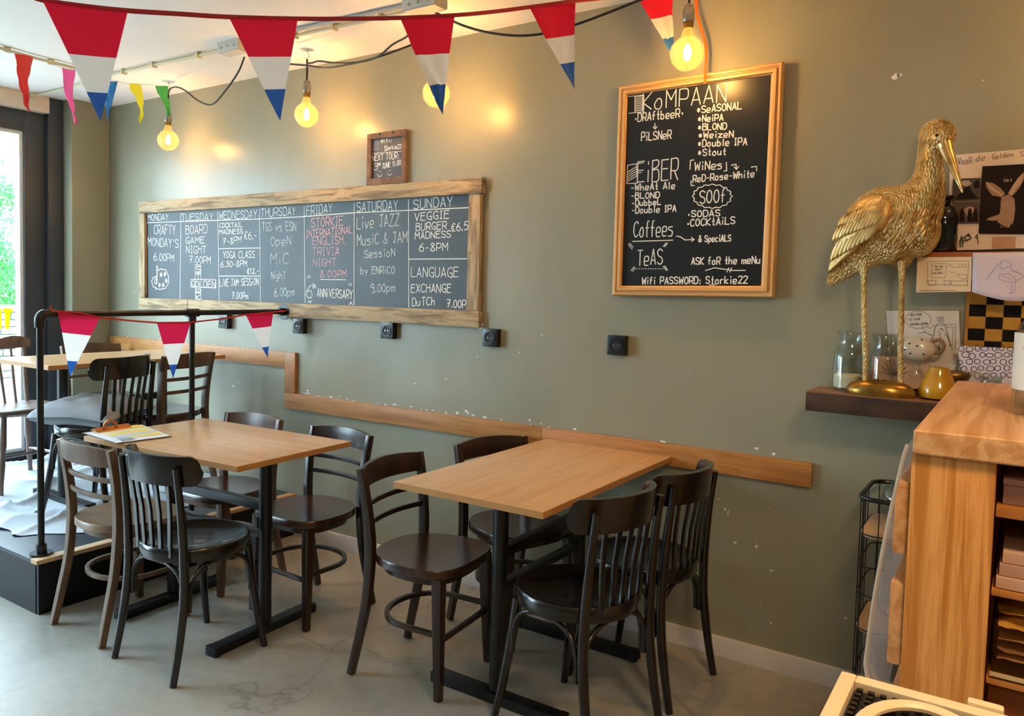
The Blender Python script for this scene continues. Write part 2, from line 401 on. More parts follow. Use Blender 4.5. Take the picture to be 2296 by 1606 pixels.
for i in range(34):       # ragged white edge above the rail
    x = random.choice((random.gauss(-3.12, .12), random.gauss(-2.5, .2), random.gauss(-1.95, .18), random.uniform(-3.2, -.7)))
    z = .797+abs(random.gauss(0, .006)); r = random.uniform(.002, .007)
    pts = [(x+r*1.9*math.cos(a*PI/3)*random.uniform(.6, 1.3), -.0002, z+r*math.sin(a*PI/3)*random.uniform(.5, 1.2)) for a in range(6)]
    chips.prism(pts, (0, -.0008, 0))
for u, v, r in ((1697, 1006, .007), (1735, 1018, .006), (1188, 943, .006), (1045, 922, .008), (1050, 927, .006), (690, 876, .007)): chip(u, v, r, 1.2)
for i in range(16):
    x = random.uniform(-5.1, -3.4); pts = [(x+.006*math.cos(a*PI/3)*random.uniform(.5, 1.3), -.0002, 1.024+.003*math.sin(a*PI/3)*random.uniform(.3, 1.2)) for a in range(6)]
    chips.prism(pts, (0, -.0008, 0))
tag(chips.build('paint_chips', plain('white_filler', '#e4e6e2', .8), smooth=False), 'white chips and flakes of missing paint on the sage wall', 'paint chips', kind='stuff')

# ---------------------------------------------------------------- stroke lettering
G = {}
def _defs(t):
    for ln in t.strip().split('\n'):
        k, v = ln[0], ln[2:]
        st = []
        for q in v.split('|'):
            q = q.strip(); sm = q.startswith('~'); q = q.lstrip('~')
            pts = [(int(c[0]), int(c[1])) for c in q.split()]
            if sm:
                pts = [(p.x, p.y) for p in catmull([(a, b, 0) for a, b in pts], 3)]
            st.append(pts)
        G[k] = st
_defs('''A 02 39 62|14 54
B 02 09|~09 59 57 06|~06 56 63 42 02
C ~68 49 18 05 13 32 63
D 02 09|~09 49 67 64 42 02
E 69 09 02 62|06 56
F 69 09 02|06 56
G ~68 49 18 05 13 42 62 65|65 35
H 02 09|62 69|06 66
I 32 39|19 59|12 52
J 19 69|~49 43 32 13
K 02 09|69 05 62
L 09 02 62
M 02 09 35 69 62
N 02 09 62 69
O ~39 18 05 13 32 53 65 58 39
P 02 09|~09 59 67 55 05
Q ~39 18 05 13 32 53 65 58 39|44 62
R 02 09|~09 59 67 55 05|35 62
S ~68 39 08 16 55 63 32 03
T 09 69|39 32
U ~09 04 12 42 64 69
V 09 32 69
W 09 12 37 52 69
X 09 62|02 69
Y 09 35 69|35 32
Z 09 69 02 62
a ~56 16 03 12 42 54|57 52
b 09 02|~05 36 54 42 02
c ~56 26 04 12 52
d 59 52|~56 26 04 22 53
e ~04 54 56 16 04 12 52
f ~59 39 27 22|06 56
g ~56 16 04 13 53|~56 52 30 00
h 09 02|~04 36 55 52
i 36 32|38 39
j 46 41 20
k 09 02|56 04 52
l 39 32
m 06 02|~05 16 35 32|~35 56 65 62
n 06 02|~05 36 55 52
o ~26 04 12 42 54 46 26
p 06 00|~06 46 54 32 02
r 06 02|~04 26 56
s ~56 16 05 54 42 02
t 39 32 52|16 56
u ~06 03 22 53|56 52
v 06 32 66
w 06 12 35 52 66
x 06 62|02 66
y 06 33|66 20
z 06 66 02 62
0 ~39 18 05 13 32 53 65 58 39
1 17 39 32
2 ~08 39 68 56 02|02 62
3 ~08 39 58 56 26|~26 65 53 32 03
4 49 04 64|46 42
5 69 19 06|~06 46 64 42 02
6 ~59 27 04 22 52 64 46 15
7 09 69 22|16 56
8 ~36 18 39 58 36 03 32 63 36
9 ~66 36 07 29 59 67 62 32
$ ~68 39 16 13 32 62|06 46|04 44
& ~62 27 39 48 15 03 32 65
: 35 36|32 33
. 32 33
, 33 21
- 15 55
' 39 37
* 37 33|16 54|56 14
^ 35 45 44 34 35 45 
" 29 27|49 47
> 05 65|47 65 43
_ 02 62''')
NARROW = {'I': .62, 'i': .45, 'l': .45, '.': .35, ',': .4, "'": .35, ':': .4, ' ': .7, '1': .6, 'j': .6, 'f': .8, 't': .8, '-': .8, '^': .6, 'r': .8, 'm': 1.15, 'M': 1.1, 'W': 1.15, 'w': 1.15}
RC = [0]
def ribbon(mb, pts, wd, y, th=.0004, closed=False):
    """flat chalk stroke lying on the plane y (pts are x,z)"""
    k = len(pts)
    for i in range(k-1 if not closed else k):
        a = Vector((pts[i][0], 0, pts[i][1])); b = Vector((pts[(i+1) % k][0], 0, pts[(i+1) % k][1])); d = b-a
        if d.length < 1e-6: continue
        d.normalize(); nn = Vector((-d.z, 0, d.x))*wd*.5; a = a-d*wd*.3; b = b+d*wd*.3
        yy = y-th-(RC[0] % 14)*.00003; RC[0] += 1
        mb.quad(Vector((a.x, yy, a.z))+nn, Vector((a.x, yy, a.z))-nn, Vector((b.x, yy, b.z))-nn, Vector((b.x, yy, b.z))+nn)
class Pen:
    def __init__(s, ox, oy, sc, y, par, wd, mat=M_CHALK): s.ox, s.oy, s.sc, s.y, s.par, s.wd, s.mat = ox, oy, sc, y, par, wd, mat
    def P(s, x, y):
        p = PY(s.ox+x/s.sc, s.oy+y/s.sc, s.y); return (p.x, p.z)
    def out(s, mb, mat=None, name='lettering'):
        if mb.v:
            o = mb.build(name, mat or s.mat, s.par, off=s.par.location, smooth=False, fix=False)
            if name != 'lettering': o['kind'] = 'stuff'
    def text(s, t, x0, y0, x1, y1, h, mat=None, wd=None):
        mb = MB(); ws = [NARROW.get(c, 1.0) for c in t]; gap = .38; tot = sum(ws)+gap*(len(t)-1); cur = 0
        a = s.P(x0, y0); b = s.P(x1, y1); xm, ym = (x0+x1)/2, (y0+y1)/2
        c0 = s.P(xm, ym); c1 = s.P(xm, ym-h); H = c1[1]-c0[1]
        for c, wc in zip(t, ws):
            for st in G.get(c, []):
                jx, jy = random.uniform(-.02, .02), random.uniform(-.03, .03)
                pts = []
                for gx, gy in st:
                    lx = (cur+(gx/6-.5)*min(wc*1.0, 1)+wc/2+jx)/tot if wc < .75 else (cur+gx/6*wc+jx)/tot
                    pts.append((a[0]+(b[0]-a[0])*lx, a[1]+(b[1]-a[1])*lx+H*((gy-2)/7+jy)))
                ribbon(mb, pts, wd or s.wd, s.y)
            cur += wc+gap
        s.out(mb, mat)
    def lines(s, segs, mat=None, wd=None, name='lettering'):
        mb = MB()
        if name == 'pencil_line': segs = [[(p.x, p.y) for p in catmull([(a, b, 0) for a, b in g], 4)] if len(g) > 5 and g[0] != g[-1] else g for g in segs]
        for sg in segs: ribbon(mb, [s.P(*q) for q in sg], wd or s.wd, s.y)
        s.out(mb, mat, name)
def quadbox(px, y, d, name, mat, par, bevel=.002):
    """board whose front face has these four photo corners on the plane y, going back by d"""
    pts = [PY(u, v, y) for u, v in px]
    return MB().prism(pts, (0, d, 0)).build(name, mat, par, bevel=bevel, off=par.location)

# ---------------------------------------------------------------- long weekly blackboard
lb = thing('weekly_blackboard', 'long blackboard of weekday events in a weathered plank frame', 'blackboard', (-3.7, 0, 1.2))
YB = -.012
x0, x1, z0, z1 = -4.835, -2.085, 1.215, 1.910
MB().box(x0+.05, x1-.05, YB, -.004, z0+.05, z1-.05).build('slate_panel', M_SLATE, lb, off=lb.location)
def opl(px, mat, y=-.034, d=.03):
    return quadbox(px, y, d, 'frame_plank', mat, lb, .0035)
opl([(309, 453), (1080, 398), (1080, 433), (311, 478)], M_OLDW, -.036, .033)
opl([(311, 668), (420, 671), (420, 698), (311, 692)], M_OLDW)
opl([(421, 671), (1073, 698), (1072, 735), (421, 698)], M_OLDW, -.036, .033)
opl([(311, 479), (323, 478.5), (324, 667), (311, 667)], M_OLDWV, -.03, .026)
opl([(1051, 435), (1077, 434), (1072, 697), (1045, 696)], M_OLDWV, -.03, .026)
for u, v in ((1084, 402), (1078, 731)):
    c = PY(u, v, -.02); MB().tube([(c.x+.012*math.cos(a*PI/6), -.02, c.z+.012*math.sin(a*PI/6)) for a in range(12)], .003, 6).build('screw_eye', M_SILVER, lb, off=lb.location)
A = Pen(300, 380, 4.7225, YB-.0005, lb, .0044)
B = Pen(680, 280, 3.345, YB-.0005, lb, .0044)
A.lines([[(135, 565), (1330, 525), (1889, 495)], [(500, 465), (490, 1375)], [(890, 450), (905, 1390)], [(1333, 420), (1342, 1400)], [(1805, 395), (1815, 1410)], [(900, 840), (1330, 832)], [(900, 1130), (1330, 1130)]], name='chalk_line', wd=.0048)
B.lines([[(-5, 689), (380, 660), (1240, 622)], [(383, 590), (382, 1350)], [(790, 560), (792, 1370)], [(795, 1008), (1230, 1005)]], name='chalk_line', wd=.0048)
B.lines([[(128, 1160), (320, 1163)], [(30, 1150), (40, 1130)], [(45, 1150), (55, 1132)], [(340, 1190), (350, 1210)], [(355, 1185), (362, 1205)], [(35, 1335), (45, 1320), (52, 1335), (65, 1320)], [(345, 1350), (358, 1330), (370, 1350)]], wd=.004, name='chalk_flourish')
for a in (("MONDAY", 150, 545, 365, 535, 66), ("TUESDAY", 508, 543, 840, 538, 72), ("WEDNESDAY", 905, 530, 1305, 510, 80), ("THURSDAY", 1350, 503, 1715, 480, 85),
          ("CRAFTY", 215, 688, 440, 690, 98), ("MONDAY'S", 150, 805, 472, 828, 85), ("6.00PM", 212, 962, 425, 975, 75), ("BOARD", 552, 688, 780, 673, 90), ("GAME", 552, 785, 745, 782, 65),
          ("NIGHT", 556, 885, 765, 888, 75), ("7.00PM", 592, 990, 815, 998, 72)): A.text(*a)
for a in (("S", 662, 1088, 705, 1085, 60), ("T", 662, 1160, 705, 1160, 50), ("GOLDEN", 612, 1243, 862, 1250, 62), ("R", 662, 1315, 705, 1315, 48), ("K", 662, 1380, 705, 1380, 50),
          ("COCKTAIL", 908, 618, 1150, 610, 50), ("MADNESS", 908, 685, 1155, 680, 48), ("$6,-", 1172, 738, 1303, 735, 78), ("7-8PM", 945, 795, 1140, 772, 62), ("YOGA CLASS", 948, 940, 1280, 935, 72),
          ("6.30-8PM", 922, 1035, 1198, 1025, 60), ("$12,-", 1202, 1105, 1322, 1100, 55), ("LiVE JAM SESSiON", 912, 1238, 1322, 1225, 75), ("7.00Pm", 1042, 1370, 1212, 1372, 68)): A.text(*a, wd=.0048)
for a in (("TGS vs ESN", 1362, 650, 1718, 650, 92), ("OpeN", 1452, 808, 1665, 800, 95), ("MiC", 1452, 1000, 1640, 1000, 115), ("NighT", 1455, 1158, 1608, 1160, 75), ("6.00pm", 1490, 1345, 1700, 1335, 85)): A.text(*a, mat=M_CHALKF, wd=.0052)
A.lines([[(650, 1012), (712, 1012), (712, 1390), (655, 1390), (650, 1012)], [(605, 1165), (870, 1170), (870, 1255), (605, 1245), (605, 1165)], [(650, 1095), (712, 1095)], [(652, 1310), (712, 1310)]], wd=.004, name='chalk_box')
el = lambda cx, cy, rx, ry, n=22, a0=0, a1=2*PI: [(cx+rx*math.cos(a0+(a1-a0)*i/n), cy+ry*math.sin(a0+(a1-a0)*i/n)) for i in range(n+1)]
A.lines([[(245, 1075), (290, 1055), (340, 1065), (370, 1130), (370, 1200), (335, 1260), (270, 1272), (205, 1240), (190, 1185), (205, 1145), (240, 1135), (250, 1100), (245, 1075)], [(240, 1200), (246, 1080), (238, 1060), (247, 1015), (258, 1060), (250, 1080), (248, 1200)], el(235, 1185, 14, 28), [(230, 1245), (232, 1275)]], wd=.0052, name='chalk_drawing')
dab = MB()
for cx, cy in ((290, 1115), (330, 1110), (345, 1180), (312, 1225), (272, 1225)):
    c = A.P(cx, cy); dab.prism([(c[0]+.012*math.cos(a*PI/4), YB-.001, c[1]+.014*math.sin(a*PI/4)) for a in range(8)], (0, -.0003, 0))
A.out(dab, name='chalk_drawing')
for a in (("FRIDAY", 24, 680, 218, 655, 68), ("SATURDAY", 402, 652, 708, 635, 70), ("SUNDAY", 828, 632, 1118, 608, 70), ("VEGGIE", 836, 720, 1093, 700, 58), ("BURGER", 846, 795, 1074, 780, 55), ("$6,5", 1112, 800, 1236, 783, 58),
          ("MADNESS", 840, 858, 1106, 843, 50), ("6-8PM", 870, 948, 1083, 945, 58), ("LANGUAGE", 810, 1140, 1163, 1142, 72), ("EXCHANGE", 810, 1257, 1108, 1258, 62), ("DuTCh", 818, 1360, 988, 1350, 60), ("7.00P", 1078, 1368, 1218, 1375, 58)): B.text(*a)
for a in (("STORKIE", 62, 770, 298, 752, 68), ("INTERNATIONAL", 24, 848, 370, 812, 55), ("ENGLISH.", 72, 900, 318, 890, 58), ("TRIVIA", 72, 980, 270, 975, 58), ("NIGHT", 76, 1060, 244, 1055, 52), ("8.00PM", 130, 1145, 323, 1142, 50)): B.text(*a, mat=M_CHALKP, wd=.0045)
for a in (("6", 22, 1295, 68, 1295, 95), ("th", 68, 1225, 95, 1225, 35), ("ANNiVERSARY", 105, 1288, 368, 1305, 62)): B.text(*a, wd=.0045)
for a in (("Live JAZZ", 402, 782, 718, 752, 88), ("MusiC & JAM", 405, 905, 778, 880, 80), ("SessioN", 460, 998, 688, 985, 58), ("by ENRiCO", 430, 1118, 685, 1115, 52), ("9.00pm", 506, 1258, 690, 1250, 62)): B.text(*a, mat=M_CHALKF, wd=.005)

# ---------------------------------------------------------------- small slate on top of the long board
sb = thing('small_slate_board', 'small brown framed slate standing on the weekly blackboard', 'blackboard', (-2.7, 0, 2.0))
S = lambda x, y: (680+x/3.345, 280+y/3.345)
quadbox([S(500, 105), S(740, 76), S(738, 388), S(500, 415)], -.012, .008, 'slate_panel', M_SLATE2, sb, 0)
quadbox([S(478, 70), S(768, 30), S(768, 80), S(478, 112)], -.026, .02, 'frame_batten', M_ROUGHW, sb, .002)
quadbox([S(472, 408), S(765, 378), S(765, 434), S(470, 455)], -.026, .02, 'frame_batten', M_ROUGHW, sb, .002)
quadbox([S(478, 113), S(508, 110), S(503, 408), S(473, 410)], -.024, .018, 'frame_batten', M_ROUGHW, sb, .002)
quadbox([S(738, 80), S(768, 78), S(765, 380), S(735, 385)], -.024, .018, 'frame_batten', M_ROUGHW, sb, .002)
for x, y in ((572, 70), (672, 56)):
    c = PY(*S(x, y), -.027); MB().tube([(c.x, -.0255, c.z), (c.x, -.029, c.z)], .006, 10).build('screw', M_SOCK, sb, off=sb.location)
C = Pen(680, 280, 3.345, -.0125, sb, .0038)
quadbox([S(516, 116), S(574, 110), S(574, 192), S(514, 198)], -.0125, .0004, 'faded_sticker', plain('lilac_grey_sticker', '#6e7384', .6), sb, 0)
for a in (("Wifi:", 582, 138, 665, 128, 36), ("Storkie22", 610, 190, 733, 178, 32), ("NEXT TOUR:", 518, 272, 718, 252, 46), ("3", 530, 342, 560, 338, 52), ("RD", 562, 305, 580, 303, 16), ("JUNE 11.00", 592, 328, 732, 300, 38)): C.text(*a)
C.lines([[(514, 215), (735, 198)], [(608, 196), (630, 193)], el(573, 368, 16, 20, 10, .1, PI-.1), el(648, 360, 15, 18, 10, .1, PI-.1), [(566, 352), (568, 347)], [(578, 351), (580, 346)], [(642, 345), (644, 340)], [(653, 344), (655, 339)]], wd=.003, name='chalk_smileys')

# ---------------------------------------------------------------- drinks menu board
mb_ = thing('drinks_menu_board', 'tall black drinks menu board in a varnished pine frame', 'blackboard', (-1.1, 0, 1.8))
T = lambda x, y: (1340+x/2.294, y/2.294)
YM = -.03
quadbox([T(150, 490), T(895, 383), T(843, 1472), T(121, 1472)], YM, .012, 'chalk_panel', M_SLATE3, mb_, 0)
oc = [(110, 445), (953, 314), (903, 1532), (75, 1520)]; ic = [(152, 490), (893, 384), (841, 1471), (122, 1470)]
def lerp2(a, b, t): return (a[0]+(b[0]-a[0])*t, a[1]+(b[1]-a[1])*t)
for i in range(4):
    j = (i+1) % 4; mt = M_PINE if i % 2 == 0 else M_PINEV
    mbx = MB()
    prof = [(0, -.036), (.12, -.044), (.3, -.044), (.36, -.038), (.45, -.038), (.55, -.048), (.8, -.048), (.88, -.038), (1.0, -.034)]
    ra = []; rb = []
    for t, y in prof:
        ra.append(PY(*T(*lerp2(oc[i], ic[i], t)), y)); rb.append(PY(*T(*lerp2(oc[j], ic[j], t)), y))
    ra = [Vector((ra[0].x, -.008, ra[0].z))]+ra+[Vector((ra[-1].x, -.008, ra[-1].z))]
    rb = [Vector((rb[0].x, -.008, rb[0].z))]+rb+[Vector((rb[-1].x, -.008, rb[-1].z))]
    mbx.loft([ra, rb]); mbx.build('frame_moulding', mt, mb_, off=mb_.location)
D = Pen(1340, 0, 2.294, YM-.0005, mb_, .0042)
for a in (("KoMPAAN", 232, 568, 660, 522, 88), ("^DRAftbeeR^", 190, 627, 440, 600, 42), ("PiLSNeR", 225, 724, 378, 712, 42), ("*SeASONAL", 510, 583, 740, 560, 36), ("*NeiPA", 515, 628, 645, 620, 33), ("*BLOND", 515, 670, 662, 665, 32),
          ("*WeizeN", 518, 712, 698, 705, 32), ("*Double IPA", 515, 756, 768, 745, 35), ("*Stout", 515, 802, 660, 795, 34), ("EiBER", 205, 940, 412, 922, 105), ("-WheAt Ale", 172, 982, 398, 970, 34), ("-BLOND", 172, 1022, 318, 1018, 29),
          ("-DubbeL", 176, 1060, 325, 1053, 29), ("-Double IPA", 176, 1098, 403, 1088, 33), ("Coffees", 185, 1220, 388, 1212, 80), ("TeAS", 205, 1365, 332, 1360, 78), ("WiNes", 500, 876, 640, 868, 42), ("ReD-Rose-White", 490, 937, 806, 910, 34),
          ("SOOf", 525, 1048, 655, 1040, 66), ("^SODAS", 462, 1117, 628, 1112, 32), ("^COCKtAiLS", 458, 1165, 705, 1152, 36), ("& SpeciALS", 520, 1245, 685, 1240, 32), ("ASK foR the meNu", 483, 1362, 836, 1355, 36), ("Wifi PASSWORD: Storkie22", 228, 1462, 770, 1458, 36)):
    D.text(*a)
hat = [[(160, 497), (238, 489), (238, 575), (160, 583)], [(192, 494), (192, 580)]]+[[(192, 500+i*9), (238, 492+i*9)] for i in range(0, 9)]
hat += [[(155, 850), (235, 838)], [(155, 850), (150, 945), (205, 942)], [(200, 845), (205, 942)], [(205, 890), (225, 888)]]+[[(153, 935-i*12), (200, 905-i*12)] for i in range(0, 5)]
D.lines(hat, wd=.003, name='chalk_flourish')
D.lines([[(295, 635), (296, 662)], [(286, 652), (296, 664), (306, 651)], [(180, 1242), (388, 1236)], [(405, 1215), (425, 1218), (450, 1235), (497, 1232)], [(482, 1222), (497, 1232), (484, 1243)], [(475, 872), (478, 825), (495, 823)], [(662, 835), (664, 878), (650, 880)],
         [(688, 850), (712, 845), (714, 870)], [(702, 858), (714, 872), (726, 856)], [(790, 860), (818, 856), (818, 880)], [(480, 930), (482, 955), (498, 955)], [(555, 1392), (600, 1378), (650, 1385), (700, 1392), (760, 1391)], [(665, 1400), (675, 1378)], [(680, 1400), (690, 1378)],
         [(158, 1258), (178, 1282)], [(165, 1252), (182, 1272)], [(338, 1268), (352, 1250)], [(346, 1270), (360, 1250)], [(172, 1393), (188, 1372)], [(180, 1396), (194, 1378)], [(338, 1370), (354, 1392)], [(346, 1368), (360, 1390)], [(575, 1466), (602, 1466)]], wd=.0036, name='chalk_flourish')
D.lines([[(200+i*12, 1383), (204+i*12, 1383)] for i in range(12)], wd=.0034, name='dotted_line')
cl = []
for i in range(73):
    a = i*2*PI/72; k = 1+.05*math.cos(a*16); cl.append((590+98*k*math.cos(a), 1010+60*k*math.sin(a)))
D.lines([cl], wd=.0034)

# ---------------------------------------------------------------- wall sockets
def socket(u, v, label, first=[None]):
    c = PY(u, v, 0)
    if first[0] is None:
        t = thing('wall_socket', label, 'wall socket', (c.x, 0, c.z), 0, 'black sockets in a row on the wall')
        MB().box(-.04, .04, -.034, -.001, -.041, .041).build('housing', M_SOCK, t, bevel=.004)
        pr = MB()
        n = 24; ro, ri = .026, .021
        pr.loft([[(r*math.cos(a*2*PI/n), y, r*math.sin(a*2*PI/n)) for a in range(n)] for r, y in ((.029, -.034), (.029, -.038), (.023, -.038), (.021, -.0345))], caps=False)
        pr.build('rim', M_SOCK, t)
        MB().tube([(0, -.0345, 0), (0, -.0352, 0)], .021, 24).build('hollow', M_SOCKH, t)
        MB().tube([(-.0095, -.035, 0), (-.0095, -.0365, 0)], .0035, 8).build('contact_hole', M_SILVER, t)
        MB().tube([(.0095, -.035, 0), (.0095, -.0365, 0)], .0035, 8).build('contact_hole', M_SILVER, t)
        first[0] = t; return t
    return dup(first[0], (c.x, 0, c.z), 0, label, 'black sockets in a row on the wall')
socket(510, 721, 'leftmost black wall socket, partly under the railing string')
socket(678, 731, 'black wall socket just right of the railing end')
socket(877, 741, 'black wall socket under the right part of the weekly blackboard')
socket(1107, 757, 'black wall socket just right of the weekly blackboard')
socket(1389, 774, 'rightmost black wall socket, below the drinks menu board')

# ---------------------------------------------------------------- tables
def make_table(t, L, W, H, mt, me, pole_off):
    """long side on local y, width on x; frame of two posts on x=pole_off"""
    MB().box(-W/2, W/2, -L/2, L/2, H-.022, H).build('table_top', mt, t, bevel=.0015)
    MB().box(-W/2-.001, W/2+.001, -L/2-.001, L/2+.001, H-.0205, H-.0015).build('edge_band', me, t)
    for s in (-1, 1):
        y = s*.285
        MB().tube([(0, y, .045), (0, y, H-.03)], .0265, 14).build('post', M_BLKMET, t)
        MB().box(-.20, .20, y-.03, y+.03, H-.034, H-.022).build('top_bracket', M_BLKMET, t, bevel=.002)
        ft = MB().tube([(-.245, y, .0185), (-.12, y, .0185), (.12, y, .0185), (.245, y, .0185)], [(.017, .026)]*4, sq=True).build('foot_bar', M_BLKMET, t, bevel=.004)
        for k in (-1, 1):
            cp = MB(); cp.box(*(sorted((k*.238, k*.262))), y-.028, y+.028, 0, .036)
            for q in range(4): cp.box(*(sorted((k*.2625, k*.266))), y-.026, y+.026, .003+q*.009, .008+q*.009)
            cp.build('foot_cap', M_RUB, ft, bevel=.002)
    for z, h in ((.495, .036), (.385, .024)):
        MB().box(-.018, .018, -.285, .285, z, z+h).build('crossbar', M_BLKMET, t, bevel=.003)
T1 = thing('cafe_table', 'rectangular beech topped table standing end-on against the wall rail', 'table', (-1.408, -.527, 0))
make_table(T1, 1.006, .570, .75, M_TTOP, M_TEDGE, 0)
T2 = thing('cafe_table', 'beech topped table beside the platform with a clipboard on it', 'table', (-2.735, -.94, 0), PI/2+.047)
make_table(T2, .925, .595, .748, M_TTOP, M_TEDGE, 0)
T3 = thing('cafe_table', 'beech topped table up on the platform behind the railing', 'table', (-4.095, -.59, PH))
make_table(T3, 1.0, .57, .75, M_TTOP, M_TEDGE, 0)

# ---------------------------------------------------------------- chairs
def arc(xw, ymid, yend, z, n=9):
    return [(-xw+2*xw*i/(n-1), ymid+(yend-ymid)*((2*i/(n-1)-1)**2), z) for i in range(n)]
def ladder_chair(label, loc, rz):
    t = thing('ladder_back_chair', label, 'chair', loc, rz, 'bentwood cafe chairs')
    sh = .445
    # seat: wide rounded front, narrower round back
    rim = []
    for i in range(40):
        a = 2*PI*i/40; c, s_ = math.cos(a), math.sin(a); e = .62 if s_ > 0 else .85
        x = .198*math.copysign(abs(c)**e, c); y = .19*math.copysign(abs(s_)**e, s_); x *= 1+.06*y/.19
        rim.append((x, y+.012))
    rings = [[(x*k, (y-.012)*k+.012, z) for x, y in rim] for k, z in ((.93, sh-.034), (1.0, sh-.028), (1.0, sh-.006), (.985, sh), (.8, sh-.003), (.45, sh-.008), (.1, sh-.009))]
    MB().loft(rings).build('seat', M_SEATW, t)
    MB().loft([[(x*k, (y-.012)*k+.012, z) for x, y in rim] for k, z in ((.84, sh-.06), (.86, sh-.034), (.80, sh-.034), (.78, sh-.06))], caps=False).build('seat_frame', M_DARKW, t)
    for s in (-1, 1):
        MB().tube([(s*.158, .150, sh-.03), (s*.163, .156, .25), (s*.170, .166, 0)], [(.019, .019), (.017, .017), (.0125, .0125)], sq=True).build('leg', M_DARKW, t, bevel=.004)
        pts = catmull([(s*.176, -.205, 0), (s*.172, -.178, .12), (s*.168, -.145, .28), (s*.168, -.132, sh), (s*.172, -.138, .56), (s*.177, -.152, .66), (s*.181, -.170, .752)], 4)
        n = len(pts); rr = []
        for i in range(n):
            u = i/(n-1); rr.append((.0165-.004*abs(u-.55)*1.6, .0145-.003*abs(u-.55)*1.6))
        MB().tube(pts, rr, sq=True, up=(0, 1, 0)).build('rear_leg', M_DARKW, t, bevel=.004)
    # top rail, two slats
    def curved(z0, z1, y, bow, th, name, xw=.178, tilt=0):
        outer = []; inner = []; n = 15; rings = []
        for i in range(n):
            q = 2*i/(n-1)-1; x = xw*q; yy = y-bow*(1-q*q)
            zt = z1+ (.012*(1-q*q) if name == 'top_rail' else 0)
            rings.append([(x, yy-th/2, z0), (x, yy+th/2, z0), (x, yy+th/2-tilt, zt), (x, yy-th/2-tilt, zt)])
        return MB().loft(rings).build(name, M_DARKW, t, bevel=.003 if name == 'top_rail' else .0015)
    curved(.682, .750, -.153, .045, .020, 'top_rail', .189, .010)
    curved(.616, .634, -.142, .032, .011, 'slat', .172); curved(.548, .566, -.136, .030, .011, 'slat', .169)
    # hoop stretcher and front bar
    hp = [(-.165, .155, .222), (-.166, .02, .222)]+[(-.166*math.cos(a), .02-.155*math.sin(a)**.9, .222) for a in [PI*i/14 for i in range(1, 14)]]+[(.166, .02, .222), (.165, .155, .222)]
    MB().tube(hp, (.0085), sq=True).build('hoop_stretcher', M_DARKW, t, bevel=.003)
    MB().tube([(-.163, .158, .200), (.163, .158, .200)], (.0085), sq=True).build('front_stretcher', M_DARKW, t, bevel=.003)
    return t
